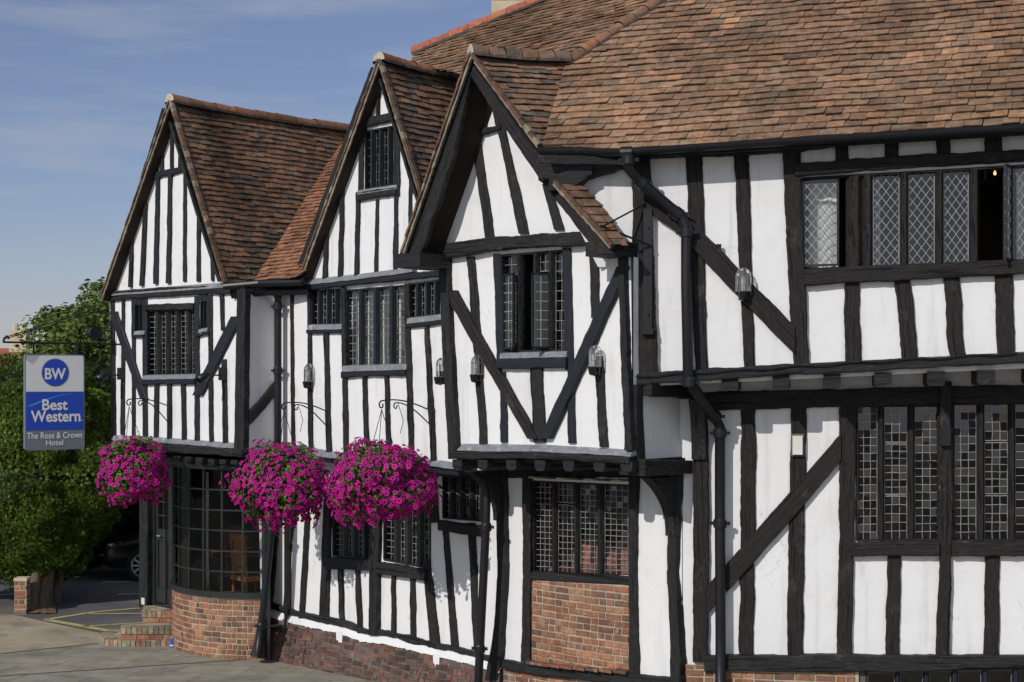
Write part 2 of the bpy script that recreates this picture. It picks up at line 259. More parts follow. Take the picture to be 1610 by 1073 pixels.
# leaded window: q = (x0, x1, yTL, yTR, yBL, yBR) in the opening; mull = [(x, w)...]
def window(W_, q, mull, ny, nx=2, style='rect', m='wood2', cames='came', rec=.045, frame_w=3, sill=None, mt=.02, lights=None, cw=.0026, label=None, panels=None):
    x0, x1, a0, a1, b0, b1 = q
    def PX(x, f):
        g = (x-x0)/(x1-x0); return (x, lerp(lerp(a0, a1, g), lerp(b0, b1, g), f))
    def S(x, f): return Vector(W_.hit(*PX(x, f)))
    fm = MB()
    def strip(p, r, wd, lo, hi, mb):   # bar between two (s,z) points
        d = (r-p); 
        if d.length < 1e-4: return
        d.normalize(); n2 = Vector((-d.y, d.x))*wd/2
        mb.hexa([W_.W(*c, o) for o in (lo, hi) for c in (p-n2, r-n2, r+n2, p+n2)])
    fw = frame_w/F*16.5
    for p, r in ((S(x0, 0), S(x1, 0)), (S(x0, 1), S(x1, 1)), (S(x0, 0), S(x0, 1)), (S(x1, 0), S(x1, 1))): strip(p, r, fw, -rec-.035, mt*.5, fm)
    wo = fm.build('window', M[m], inn)
    if label: wo['label'] = label
    edges = [x0]
    for x, w_ in mull:
        mm = MB(); p = S(x, 0); r = S(x, 1); wd = abs(S(x+w_/2, .5).x-S(x-w_/2, .5).x)
        k = [(-1, -rec-.03), (-1, -rec+.012), (-.45, mt), (.45, mt), (1, -rec+.012), (1, -rec-.03)]
        mm.grid([[W_.W(e.x+u*wd/2, e.y, o) for u, o in k] for e in (p, r)], uvs=[[(e*1.0, u*.05) for u, o in k] for e in (0, 1)])
        mm.build('mullion', M[m], wo); edges += [x-w_/2, x+w_/2]
    edges.append(x1)
    LT = [(edges[i], edges[i+1]) for i in range(0, len(edges), 2)]
    for li, (l0, l1) in enumerate(LT):
        sp = lights[li] if lights else None
        if sp == 'open': continue
        gm = MB(); cm = MB(); st = style; seg = [(0, 1, ny)]
        if isinstance(sp, list): seg = sp
        for f0, f1, nyy in seg:
            wid = (S(l1, .5)-S(l0, .5)).length; cols = nx if isinstance(nx, int) else nx[li]
            def Q(u, v): return S(lerp(l0, l1, u), lerp(f0, f1, v))
            if st == 'rect':
                for i in range(cols):
                    for j in range(nyy):
                        tz = [random.uniform(-.0035, .0035) for _ in range(3)]
                        pts = []
                        for (u, v, h) in ((i, j+1, tz[0]), (i+1, j+1, tz[1]), (i+1, j, tz[2]), (i, j, tz[0]+tz[2]-tz[1])):
                            pts.append(W_.W(*Q(u/cols, v/nyy), -rec+h))
                        gm.face(pts)
                J = [[Q(i/cols, j/nyy)+Vector((random.uniform(-1, 1), random.uniform(-1, 1)))*(.003 if 0 < i < cols or 0 < j < nyy else 0) for j in range(nyy+1)] for i in range(cols+1)]
                for i in range(cols+1):
                    for j in range(nyy): strip(J[i][j], J[i][j+1], cw*(2 if 0 < i < cols else 3.2), -rec-.003, -rec+.0045, cm)
                for j in range(nyy+1):
                    for i in range(cols): strip(J[i][j], J[i+1][j], cw*(2 if 0 < j < nyy else 3.2), -rec-.003, -rec+.0045, cm)
            else:
                gm.face([W_.W(*Q(u, v), -rec) for u, v in ((0, 1), (1, 1), (1, 0), (0, 0))])
                for i in range(-nyy, cols+nyy+1):       # diagonals clipped to the light
                    for sg in (1, -1):
                        # line u*cols = i + sg*v*nyy*? ; sample inside
                        pts = []
                        for j in range(0, nyy*4+1):
                            v = j/(nyy*4); u = (i+sg*v*nyy)/cols
                            if -1e-6 <= u <= 1+1e-6: pts.append(Q(u, v))
                        if len(pts) > 1: strip(pts[0], pts[-1], cw*2, -rec-.003, -rec+.0045+(.0007 if sg > 0 else 0), cm)
                for (p, r) in ((Q(0, 0), Q(1, 0)), (Q(0, 1), Q(1, 1)), (Q(0, 0), Q(0, 1)), (Q(1, 0), Q(1, 1))): strip(p, r, cw*5, -rec-.006, -rec+.009, cm)
        gm.build('pane', M['glass'], wo); cm.build('leading', M[cames], wo)
    if sill:
        sx0, sx1, sy0, sy1, sh = sill[:5]; sm = MB(); n = 10; rows = []
        for i in range(n+1):
            f = i/n; x = lerp(sx0, sx1, f); y = lerp(sy0, sy1, f)
            a, z0 = W_.hit(x, y-sh/2, .03); _, z1 = W_.hit(x, y+sh/2, .03); wv = nz(i*1.3, sx0)*.006
            rows.append([W_.W(a, z0+.012, -rec), W_.W(a, z0+.004, .02), W_.W(a, z0-.006+wv, .05), W_.W(a, z1+wv, .058), W_.W(a, z1+wv-.004, .045), W_.W(a, z1, -.02)])
        sm.grid(rows); sm.face(rows[0]); sm.face(rows[-1][::-1]); sm.build('lead_sill', M[sill[5] if len(sill) > 5 else 'lead'], wo)
    return wo
def hole(q, g=0):
    x0, x1, a0, a1, b0, b1 = q; return [(x0+g, a0+g), (x1-g, a1+g), (x1-g, b1-g), (x0+g, b0-g)]
def flash(W_, pts, h, o=.06, m='lead', name='lead_flashing', parent=None):   # sloping lead ledge, pts centre line px
    mb = MB(); rows = []; n = 8; k = 0
    for i in range(len(pts)-1):
        for j in range(n+(i == len(pts)-2)):
            f = j/n; x = lerp(pts[i][0], pts[i+1][0], f); y = lerp(pts[i][1], pts[i+1][1], f); k += 1
            a, z0 = W_.hit(x, y-h/2, o/2); _, z1 = W_.hit(x, y+h/2, o); wv = nz(k*.9, x*.1)*.012
            rows.append([W_.W(a, z0+.01, .0), W_.W(a, z0+wv*.5, .03), W_.W(a, z1+.02+wv, o), W_.W(a, z1+wv, o+.004), W_.W(a, z1+wv, o-.01), W_.W(a, z1+.01, -.01)])
    mb.grid(rows); mb.face(rows[0]); mb.face(rows[-1][::-1]); return mb.build(name, M[m], parent or inn)
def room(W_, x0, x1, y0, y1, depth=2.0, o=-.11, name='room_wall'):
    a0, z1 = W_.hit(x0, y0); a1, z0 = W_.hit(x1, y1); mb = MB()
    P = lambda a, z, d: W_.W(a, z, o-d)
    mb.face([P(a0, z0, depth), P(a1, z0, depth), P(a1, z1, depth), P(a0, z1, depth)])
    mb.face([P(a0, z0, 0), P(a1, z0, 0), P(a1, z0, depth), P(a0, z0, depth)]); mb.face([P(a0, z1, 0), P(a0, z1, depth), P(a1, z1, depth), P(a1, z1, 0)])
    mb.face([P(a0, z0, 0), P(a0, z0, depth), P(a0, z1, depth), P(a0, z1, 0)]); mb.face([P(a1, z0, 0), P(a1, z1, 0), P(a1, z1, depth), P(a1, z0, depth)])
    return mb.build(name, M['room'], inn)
# ------------------------------------------------------------------ bricks
BP = [(.24, .11, .065), (.27, .125, .07), (.22, .10, .062), (.18, .09, .06), (.14, .08, .06), (.27, .145, .088), (.23, .12, .075)]
BD = [(.085, .05, .042), (.11, .062, .05), (.07, .046, .042), (.13, .065, .05), (.10, .065, .055)]
def bricks(name, mp_, U0, U1, vb, vt, pal, parent=None, mortar='mortar', bw=.215, bh=.062, jt=.016, prot=.006, header=False, label=None, tilt=0):
    p = (parent or inn); back = MB(); n = max(2, int((U1-U0)/.1)); mrows = [[], []]
    for i in range(n+1):
        u = lerp(U0, U1, i/n); mrows[0].append(mp_(u, vb(u), 0)); mrows[1].append(mp_(u, vt(u), 0))
    back.grid(mrows); bo = back.build(name, M[mortar], p)
    if label: bo['label'] = label
    mb = MB(); vmin = min(vb(lerp(U0, U1, i/20)) for i in range(21)); vmax = max(vt(lerp(U0, U1, i/20)) for i in range(21))
    v = vmin+jt; r = 0
    while v < vmax+abs(tilt)*(U1-U0):
        u = U0-(r % 2)*(bw/2)-random.uniform(0, .03)
        while u < U1:
            w_ = bw if header or random.random() < .62 else bw*.48
            a, b = max(u, U0+.003), min(u+w_-jt, U1-.003); v0 = v+random.uniform(-.004, .004)+tilt*(u-U0); v1 = v0+bh+random.uniform(-.003, .003); c = random.choice(pal); k = random.uniform(.75, 1.2); c = tuple(q*k for q in c)
            um = (a+b)/2; lo, hi = vb(um)+.004, vt(um)-.004
            if b-a > .02 and min(v1, hi)-max(v0, lo) > .015:
                pr = prot+random.uniform(-.003, .006); i0 = len(mb.v); jx = lambda: random.uniform(-.003, .003)
                z0, z1 = max(v0, lo), min(v1, hi); e = .006; nseg = 2
                inner = [(a+e+jx(), z0+e), (b-e+jx(), z0+e+jx()), (b-e, z1-e+jx()), (a+e, z1-e+jx())]; outer = [(a, z0), (b, z0), (b, z1), (a, z1)]
                O = [mp_(x, y, -.004) for x, y in outer]; Om = [mp_(x, y, pr-.004) for x, y in outer]; I = [mp_(x, y, pr) for x, y in inner]
                mb.grid([O, Om, I], c, close=True); mb.face(I, c)
            u += w_
        v += bh+jt; r += 1
    mb.build('brick_courses', M['brick'], bo)
    return bo
# ------------------------------------------------------------------ roofs
TP = [(.205, .092, .057), (.165, .078, .050), (.135, .070, .050), (.24, .105, .06), (.115, .064, .048), (.075, .055, .050), (.19, .09, .06), (.15, .085, .062), (.125, .062, .048)]
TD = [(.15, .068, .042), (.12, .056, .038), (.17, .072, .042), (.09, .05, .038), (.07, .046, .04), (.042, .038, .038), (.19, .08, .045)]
TO = [(.27, .108, .055), (.22, .088, .05), (.18, .078, .048), (.30, .12, .06), (.13, .068, .048)]
def clip(poly, a, b, c):   # keep a*x+b*y <= c
    out = []
    for i in range(len(poly)):
        p, q = poly[i], poly[(i+1) % len(poly)]; dp = a*p[0]+b*p[1]-c; dq = a*q[0]+b*q[1]-c
        if dp <= 0: out.append(p)
        if (dp < 0 < dq) or (dq < 0 < dp):
            t = dp/(dp-dq); out.append((lerp(p[0], q[0], t), lerp(p[1], q[1], t)))
    return out
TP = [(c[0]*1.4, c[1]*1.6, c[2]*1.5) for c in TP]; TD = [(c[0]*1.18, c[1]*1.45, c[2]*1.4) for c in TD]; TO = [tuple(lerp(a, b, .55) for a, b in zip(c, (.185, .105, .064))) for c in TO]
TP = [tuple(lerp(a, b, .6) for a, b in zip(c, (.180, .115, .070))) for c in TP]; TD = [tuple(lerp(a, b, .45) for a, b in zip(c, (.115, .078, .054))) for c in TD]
class Slope:
    def __init__(s, O, u, Q):
        s.O = Vector(O); s.u = Vector(u).normalized(); q = Vector(Q)-s.O; s.v = (q-s.u*q.dot(s.u)).normalized()
        if s.v.z < 0: s.v = -s.v
        s.n = s.u.cross(s.v).normalized()
        if s.n.z < 0: s.n = -s.n
    def uv(s, P): q = Vector(P)-s.O; return (q.dot(s.u), q.dot(s.v))
    def P(s, px, py):
        r = ray(px, py); C = Vector((0, 0, CH)); t = (s.O-C).dot(s.n)/r.dot(s.n); return C+r*t
    def W(s, u, v, h=0): return s.O+s.u*u+s.v*v+s.n*h
def tiles(name, S, pts3, pal, gauge=.095, tw=.165, seed=1, label=None, lift=.024, sag=.022, shear=0):
    rnd = random.Random(seed); P2 = [S.uv(p) for p in pts3]
    ar = sum(P2[i][0]*P2[(i+1) % len(P2)][1]-P2[(i+1) % len(P2)][0]*P2[i][1] for i in range(len(P2)))
    if ar < 0: P2 = P2[::-1]
    base = MB(); base.face([S.W(u, v, -.03) for u, v in P2]); base.face([S.W(u, v, -.045) for u, v in P2[::-1]])
    bo = base.build(name, M['underlay'], inn)
    if label: bo['label'] = label
    half = []
    for i in range(len(P2)):
        (x0, y0), (x1, y1) = P2[i], P2[(i+1) % len(P2)]; a, b = y1-y0, -(x1-x0); l = math.hypot(a, b) or 1; half.append((a/l, b/l, (a*x0+b*y0)/l))
    vmin = min(p[1] for p in P2); vmax = max(p[1] for p in P2); umin = min(p[0] for p in P2); umax = max(p[0] for p in P2)
    mb = MB(); v = vmin; r = 0
    def H(u, v): return nz(u*.8, v*.8, seed)*sag+nz(u*2.3, v*2.3, seed+5)*sag*.35
    while v < vmax:
        u = umin-(r % 2)*tw/2-rnd.uniform(0, .02)-tw
        while u < umax:
            ww = tw+rnd.uniform(-.006, .006); dv = rnd.uniform(-.007, .007)+nz(u*1.5, v*1.5, 2)*.015; rot = rnd.uniform(-.007, .007)
            if rnd.random() < .07: dv -= rnd.uniform(.006, .026); rot *= 2.5
            sh_ = gauge*1.25*shear; poly = [(u+.002, v+dv), (u+ww-.003, v+dv+rot), (u+ww-.003+sh_, v+dv+rot+gauge*1.25), (u+.002+sh_, v+dv+gauge*1.25)]
            for h3 in half:
                if not poly: break
                poly = clip(poly, h3[0], h3[1], h3[2]+.012)
            if len(poly) >= 3:
                c = rnd.choice(pal); k = rnd.uniform(.85, 1.12)*(1+.4*nz(u*.9, v*.9, seed+3)+.3*nz(u*2.7, v*2.2, seed+8)); c = tuple(q*k for q in c); lf = lift*rnd.uniform(.75, 1.35); tu = rnd.uniform(-.004, .004); j = rnd.uniform(-.001, .002)
                top = [S.W(x, y, H(x, y)+j+lf*max(0, 1-(y-v)/(gauge*1.25))+tu*((x-u)/tw-.5)*2) for x, y in poly]
                bot = [p-S.n*.013 for p in top]; mb.face(top, c)
                for q in range(len(top)):
                    q2 = (q+1) % len(top); mb.face([top[q], bot[q], bot[q2], top[q2]], tuple(z*.8 for z in c))
            u += ww
        v += gauge+rnd.uniform(-.003, .003); r += 1
    mb.build('roof_tiles', M['tile'], bo)
    return bo
def ridge(p0, p1, n, r=.10, pal=TO, seed=3, flat=1.0, name='ridge_tiles', ends=True, sag=.03):
    rnd = random.Random(seed); p0 = Vector(p0); p1 = Vector(p1); d = (p1-p0); Ln = d.length; d.normalize(); side = d.cross(Vector((0, 0, 1))).normalized(); up = side.cross(d)
    mb = MB(); k = 10
    for i in range(n):
        f0, f1 = i/n, (i+1)/n-.006/Ln*1.0; c = rnd.choice(pal); q = rnd.uniform(.85, 1.2); c = tuple(x*q for x in c); dz = rnd.uniform(-.008, .008); rows = []
        for f, rr in ((f0, r*1.03), (f0+.0001, r*1.05), (f1, r*.98), (f1, r*.8)):
            ctr = p0+d*(Ln*f)+up*(dz-sag*math.sin(math.pi*f))
            rows.append([ctr+side*(rr*math.cos(math.pi*a/k*1.0))+up*(rr*flat*math.sin(math.pi*a/k)-.02) for a in range(k+1)])
        mb.grid(rows, c)
        if i == 0 and ends: mb.face(rows[0], (.38, .35, .28))
    rows = []
    for j in range(n*4+1):     # mortar bedding
        f = j/(n*4); ctr = p0+d*(Ln*f)+up*(-sag*math.sin(math.pi*f)); rr = r*1.0+nz(j*.7, seed)*.014
        rows.append([ctr+side*s_*rr*1.08+up*(-.05+h) for s_, h in ((-1, 0), (-.95, .035), (.95, .035), (1, 0))])
    mb.grid(rows, (.055, .05, .045))
    return mb.build(name, M['tile'], inn)
def verge(p0, p1, n_out, w_=.035, h=.06, name='verge', m='tile', seed=1, th=.05):   # ragged mortared edge of tile ends along a rake
    rnd = random.Random(seed); p0 = Vector(p0); p1 = Vector(p1); d = (p1-p0).normalized(); Ln = (p1-p0).length; nn = Vector(n_out); up = d.cross(nn).normalized()
    if up.z < 0: up = -up
    mb = MB(); k = int(Ln/.095)
    for i in range(k):
        a = p0+d*(Ln*i/k); b = p0+d*(Ln*(i+1.05)/k); c = rnd.choice([(.13, .075, .05), (.10, .06, .042), (.085, .055, .04), (.11, .07, .05), (.20, .165, .12)]); e = rnd.uniform(0, .012)
        dn = up*rnd.uniform(-.006, .006)
        for (lo, hi, oo) in ((0, .018, .01), (.018, .036, 0)):
            mb.hexa([a-nn*.03+up*(lo)+dn, b-nn*.03+up*lo+dn, b+nn*(w_*.5+e+oo)+up*lo+dn, a+nn*(w_*.5+e+oo)+up*lo+dn, a-nn*.03+up*hi+dn, b-nn*.03+up*hi+dn, b+nn*(w_*.5+e+oo)+up*hi+dn, a+nn*(w_*.5+e+oo)+up*hi+dn], c)
    rows = []
    for i in range(k*2+1):
        q = p0+d*(Ln*i/(k*2)); rows.append([q-nn*.03-up*(.035+nz(i*.8, seed)*.01), q+nn*w_*.3-up*(.03+nz(i*.8, seed)*.012), q+nn*w_*.35, q-nn*.03])
    mb.grid(rows, (.20, .17, .125), close=True)
    return mb.build(name, M[m], inn)
def studs(W_, L_, m='wood', name='stud', **k):
    for e in L_:
        (x0, y0, w0), (x1, y1, w1) = e[:2]; mm = e[2] if len(e) > 2 else m
        mid = [(lerp(x0, x1, f)+nz(x0*.37, f*3)*abs(w0)*.18, lerp(y0, y1, f), lerp(w0, w1, f)) for f in (.33, .66)] if abs(y1-y0) > 60 else []
        beam(name, W_, [(x0, y0, w0)]+mid+[(x1, y1, w1)], mm, ax='v', t=.026, **k)
# ================================================================== RANGE A (far left gable)
qA = (232, 308, 490, 488, 590, 588); qA1 = (214, 227, 481, 480, 522, 521); qA2 = (316, 327, 475, 474, 518, 516)
wallpoly('gable_wall', A_up, [(268, 172), (354, 446), (388, 450), (384, 708), (178, 698), (172, 462)], [hole(qA), hole(qA1), hole(qA2)])
studs(A_up, [((178, 474, 6), (180, 692, 7)), ((195, 470, 4.5), (194, 684, 6)), ((211.5, 529, 5), (211.5, 686, 5)), ((229, 470, 7), (230, 686, 7), 'wood2'),
    ((311, 466, 7), (311.5, 693, 7), 'wood2'), ((332, 464, 6), (334, 695, 6)), ((350, 461, 6), (352, 520, 5)), ((354, 565, 6), (356, 697, 7)),
    ((248, 604, 6), (247, 688, 6)), ((268, 604, 6), (268, 690, 6), 'wood2'), ((290, 604, 6), (291, 692, 6))])
studs(A_up, [((257, 222, 3.5), (256.5, 272, 4)), ((272.3, 186, 3.5), (272, 270, 4)), ((285, 228, 3.5), (285, 266, 4)), ((209, 376, 4), (207, 452, 5)), ((231, 320, 5), (225, 450, 6)),
    ((250.5, 276, 4.5), (247, 447, 6), 'wood2'), ((270, 273, 4.5), (267, 446, 6), 'wood2'), ((292, 270, 4.5), (291.5, 443, 5.5)), ((314, 318, 5.5), (313.5, 443, 6)), ((334.5, 378, 4.5), (335.5, 442, 5))])
beam('collar_beam', A_up, [(237, 279, 9), (300, 264, 10)], 'wood2', t=.045)
beam('brace', A_up, [(180, 490, 11), (203, 555, 12), (229, 628, 10)], 'wood2', t=.04, ax='v'); beam('brace', A_up, [(375, 498, 17), (344, 560, 17), (313, 622, 15)], 'wood2', t=.042, ax='v')
beam('beam', A_up, [(172, 467, 14), (240, 461, 15), (310, 457, 14), (388, 456, 12)], 'wood', t=.05); beam('post', A_up, [(385, 455, 13), (383, 560, 14), (381, 712, 15)], 'wood', t=.06, ax='v')
beam('window_lintel', A_up, [(231, 484, 10), (309, 482, 10)], 'wood3', t=.05); beam('beam', A_up, [(227, 601, 9), (311, 600, 9)], 'wood2', t=.05)
studs(A_up, [((219, 466, 12), (219, 480, 12)), ((321, 463, 12), (321, 474, 12)), ((212, 470, 5), (212, 530, 5), 'wood2'), ((330, 466, 5), (330, 524, 5), 'wood2')])
beam('beam', A_up, [(212, 529, 5), (230, 528, 5)], 'wood2', t=.04); beam('beam', A_up, [(312, 528, 5), (333, 524, 5)], 'wood2', t=.04)
window(A_up, qA, [(248.5, 5), (263.5, 5), (279, 5), (296.5, 5)], 12, 2, sill=(226, 309, 594, 592, 7), m='wood', label='five light leaded window in the far left gable')
window(A_up, qA1, [(220.5, 2)], 5, 1, sill=(213, 229, 524, 523, 6)); window(A_up, qA2, [(321.5, 2)], 5, 1, sill=(314, 328, 521, 518, 6))
flash(A_up, [(173, 462), (357, 448)], 7); flash(A_up, [(178, 689), (245, 692), (377, 702)], 7)
beam('jetty_beam', A_up, [(176, 700, 12), (245, 703, 12), (388, 713, 12)], 'wood', t=.07)
for i, x in enumerate((200, 225, 283, 301, 319, 338, 356, 374)):
    y = lerp(706, 722, (x-178)/207); beam('joist_end', A_up, [(x-6, y+6, 8), (x+4, y+7, 8)], 'wood', t=.05, ax='h', inset=-.4)
# soffit + side walls of range A
def soffit(Wa, x0, x1, y0, y1, depth, name='jetty_soffit', up=0):
    a = Wa.hit(x0, y0); b = Wa.hit(x1, y1); mb = MB(); P = lambda q, o, dz=0: Wa.W(q[0], q[1]+dz, o)
    mb.hexa([P(a, .0, -.03), P(b, .0, -.03), P(b, -depth, -.03), P(a, -depth, -.03), P(a, 0, .03), P(b, 0, .03), P(b, -depth, .03), P(a, -depth, .03)]); return mb.build(name, M['wood'], inn)
soffit(A_up, 177, 388, 703, 716, .6)
sA0 = A_up.hit(177, 470)[0]; sA1 = 0.0; zA = 5.25
def vwall(name, pts, m='plaster', label=None):
    mb = MB(); mb.face(pts); o = mb.build(name, M[m], inn); 
    if label: o['label'] = label
    return o
vwall('side_wall', [A_up.W(sA0, 2.8, 0), A_up.W(sA0, 2.8, -4), A_up.W(sA0, 5.3, -4), A_up.W(sA0, 5.3, 0)])
sAl = A_low.hit(229, 900)[0]
vwall('side_wall', [A_low.W(sAl, 0, 0), A_low.W(sAl, 0, -4), A_low.W(sAl, 3.0, -4), A_low.W(sAl, 3.0, 0)])
# return wall between A and B (plane perpendicular to the front, facing right)
rA = Wall(A_up.P(387, 600)[:2], -46)
a_, b_ = rA.hit(385, 600)[0], rA.hit(432, 600)[0]
wallpoly('return_wall', rA, [(384, 456), (436, 456), (436, 716), (384, 716)])
beam('brace', rA, [(391, 657, 22), (413, 633, 22), (436, 604, 22)], 'wood', t=.05, ax='h')
room(A_up, 212, 330, 474, 640, 1.8)
# ================================================================== RANGE B (second gable, tall)
qB = (545, 640, 457, 449, 576, 573); qB1 = (491, 538, 458, 455, 511, 510); qB2 = (644, 700, 447, 440, 500, 494); qBg = (575, 622, 207, 198, 298, 291)
wallpoly('gable_wall', B_up, [(598, 106), (664, 315), (712, 418), (726, 740), (500, 714), (428, 694), (428, 452), (474, 440)], [hole(qB), hole(qB1), hole(qB2), hole(qBg)])
studs(B_up, [((460, 455, 4), (462, 702, 5)), ((487.5, 452, 5), (490, 706, 7)), ((514, 520, 7), (519, 716, 8)), ((541, 452, 7), (546, 712, 7)), ((641.5, 446, 8), (648.5, 722, 8)),
    ((575, 592, 6), (579, 716, 7)), ((610, 592, 6), (613, 720, 7)), ((672.5, 512, 7), (684, 726, 8))])
studs(B_up, [((597, 122, 4.5), (596, 184, 5)), ((540.5, 280, 5), (537, 440, 6.5)), ((516, 343, 5), (513, 440, 6)), ((565, 316, 5), (562.5, 438, 6), 'wood2'), ((594.5, 314, 5), (592, 436, 6), 'wood2'),
    ((624, 306, 6), (622.5, 434, 7), 'wood2'), ((647, 275, 5), (645.5, 430, 6), 'wood2'), ((570, 196, 7), (568, 316, 8)), ((625.5, 186, 7), (626.5, 308, 7))])
beam('window_lintel', B_up, [(571, 196, 15), (600, 189, 14), (623, 184, 14)], 'wood', t=.05); beam('beam', B_up, [(564, 310, 14), (627, 300, 13)], 'wood', t=.05)
window(B_up, qBg, [(585.5, 5), (598.7, 5), (612.5, 5)], 7, 2, cames='came_dark', sill=(564, 625, 303, 294, 7), label='small attic window high in the middle gable')
window(B_up, qB, [(567.5, 8), (591, 8), (616.5, 8)], 10, 3, sill=(540, 641, 580, 577, 9), cw=.0028, label='four light leaded window with white curtains')
window(B_up, qB1, [(502.5, 5), (516, 5), (529, 5)], 5, 2, sill=(486, 539, 515, 514, 8)); window(B_up, qB2, [(657, 6), (671.5, 6), (685.5, 6)], 5, 2, sill=(642, 701, 505, 498, 9))
beam('beam', B_up, [(486, 522, 6), (540, 521, 6)], 'wood2', t=.045); beam('beam', B_up, [(541, 589, 10), (642, 586, 10)], 'wood2', t=.05); beam('beam', B_up, [(642, 513, 7), (703, 506, 7)], 'wood2', t=.045)
beam('beam', B_up, [(482, 453, 9), (560, 444, 10), (700, 430, 11)], 'wood2', t=.065)
flash(B_up, [(481, 444), (560, 436), (652, 424)], 8, o=.085)
flash(B_up, [(436, 700), (520, 716), (600, 722), (660, 726), (724, 735)], 9, o=.09); beam('jetty_beam', B_up, [(430, 706, 8), (520, 724, 8), (600, 730, 8), (726, 744, 10)], 'wood2', t=.05)
soffit(B_up, 430, 726, 708, 745, .35)
room(B_up, 480, 703, 435, 640, 1.6); room(B_up, 566, 630, 190, 320, 1.2)
# ---- lower storey of B, leaning and settled
qL1 = (524, 588, 786, 790, 874, 880); qL2 = (604, 677, 788, 792, 880, 894); qL3 = (697, 766, 746, 754, 814, 820)
PL = [(410, 950), (430, 957), (462, 966), (500, 975), (545, 984), (575, 996), (612, 1000), (650, 1009), (690, 1018), (752, 1033), (792, 1046)]   # foot of the framing
wallpoly('front_wall', B_low, [(405, 690), (720, 730), (795, 742), (795, 1052)]+[(x, y+4) for x, y in PL[::-1]][1:], [hole(qL1), hole(qL2), hole(qL3)])
studs(B_low, [((437, 815, 9), (425, 958, 7)), ((460, 815, 6), (450, 960, 6)), ((485, 820, 7), (476, 972, 8)), ((518, 780, 12), (511, 978, 14)), ((537, 890, 7), (540, 984, 7)), ((564, 895, 7), (568, 995, 7)),
    ((621, 896, 5), (621, 1002, 6)), ((650, 900, 9), (651, 1008, 9)), ((700, 818, 8), (717, 1022, 12)), ((742, 822, 12), (751, 1034, 9)), ((680, 745, 12), (684, 822, 14))])
beam('post', B_low, [(596, 780, 15), (593, 880, 14), (592, 998, 14)], 'wood', t=.07, ax='v'); beam('post', B_low, [(672, 880, 9), (679, 940, 12), (686, 1016, 14)], 'wood', t=.045, ax='v')
beam('beam', B_low, [(515, 884, 18), (592, 889, 18)], 'wood2', t=.08); beam('beam', B_low, [(598, 892, 18), (640, 898, 18), (676, 904, 17)], 'wood', t=.09); beam('beam', B_low, [(694, 826, 16), (770, 836, 18)], 'wood', t=.06)
beam('sill_beam', B_low, [(x, y-4, 9) for x, y in PL[1:]], 'wood', t=.05, ax='h', wob=.012)
beam('beam', B_low, [(681, 741, 10), (772, 752, 10)], 'wood2', t=.10)
window(B_low, qL1, [(541, 8), (557, 7), (573.5, 6)], 10, 2, m='greenwood'); window(B_low, qL2, [(623, 8), (641, 8), (660, 8)], 9, 2, m='greenwood')
window(B_low, qL3, [(711, 7), (726, 7), (741.5, 7), (757, 6)], 7, 2, m='wood', cames='came')
room(B_low, 515, 690, 770, 910, 1.6); room(B_low, 692, 772, 742, 850, 1.6)
# brick plinth with ragged white paint line
def wz(W_, pts):
    q = [W_.hit(x, y) for x, y in pts]
    def f(u):
        if u <= q[0][0]: return q[0][1]
        for i in range(len(q)-1):
            if u <= q[i+1][0]: return lerp(q[i][1], q[i+1][1], (u-q[i][0])/(q[i+1][0]-q[i][0]))
        return q[-1][1]
    return f, q[0][0], q[-1][0]
fP, u0, u1 = wz(B_low, [(x, y+13) for x, y in PL])
bricks('plinth', lambda u, v, o: B_low.W(u, v, .06+.16*max(0, fP(u)-v)/.7+nz(u*1.7, v*2)*.02+o), u0, u1, lambda u: -.02, lambda u: fP(u), BD, mortar='mortar_dark', prot=.007, tilt=-.11, label='dark red brick plinth painted white along its ragged top edge')
mb = MB(); rows = []; n = 400; tabs = [B_low.hit(x_, 1000)[0] for x_ in (455, 541, 693)]
for i in range(n+1):
    u = lerp(u0, u1, i/n); z = fP(u); lo = z+.01+nz(u*6, 1)*.022+nz(u*19, 3)*.010-(.15 if any(abs(u-q_) < .055 for q_ in tabs) else 0); hi = z+.075+nz(u*5, 7)*.02
    rows.append([B_low.W(u, hi+.05, .0), B_low.W(u, hi, .045), B_low.W(u, z+.03, .082), B_low.W(u, lo, .086), B_low.W(u, lo, .07)])
mb.grid(rows); mb.build('painted_edge', M['plaster'], inn)
# ================================================================== RANGE C (near gable, jettied bay)
qC = (789, 889, 402, 394, 553, 551)
CT = [(743, 108), (930, 374), (992, 400), (995, 712), (716, 700), (704, 428), (700, 395)]
wallpoly('gable_wall', C_up, CT, [hole(qC)])
studs(C_up, [((750, 216, 12), (772, 374, 14)), ((783, 175, 12), (826, 368, 15)), ((861, 290, 13), (881, 362, 15)), ((758, 150, 10), (764, 210, 8))])
beam('collar_beam', C_up, [(742, 213, 10), (792, 201, 9)], 'wood', t=.045)
beam('tie_beam', C_up, [(698, 397, 24), (760, 387, 22), (830, 381, 20), (935, 375, 22)], 'wood', t=.09)
beam('post', C_up, [(704, 420, 13), (710, 560, 14), (719, 712, 14)], 'wood', t=.07, ax='v'); beam('post', C_up, [(983, 400, 9), (988, 560, 10), (995, 708, 11)], 'wood', t=.07, ax='v')
studs(C_up, [((741, 404, 13), (753, 555, 14)), ((753, 555, 12), (761, 698, 12)), ((782, 400, 11), (788, 566, 12), 'wood2'), ((792, 585, 9), (794, 696, 11), 'wood2'), ((892, 390, 13), (897, 582, 14), 'wood2'), ((899, 582, 10), (901, 697, 12), 'wood2'),
    ((935, 388, 13), (938, 500, 13)), ((942, 560, 13), (951, 703, 14)), ((845, 578, 19), (850, 696, 19), 'wood')])
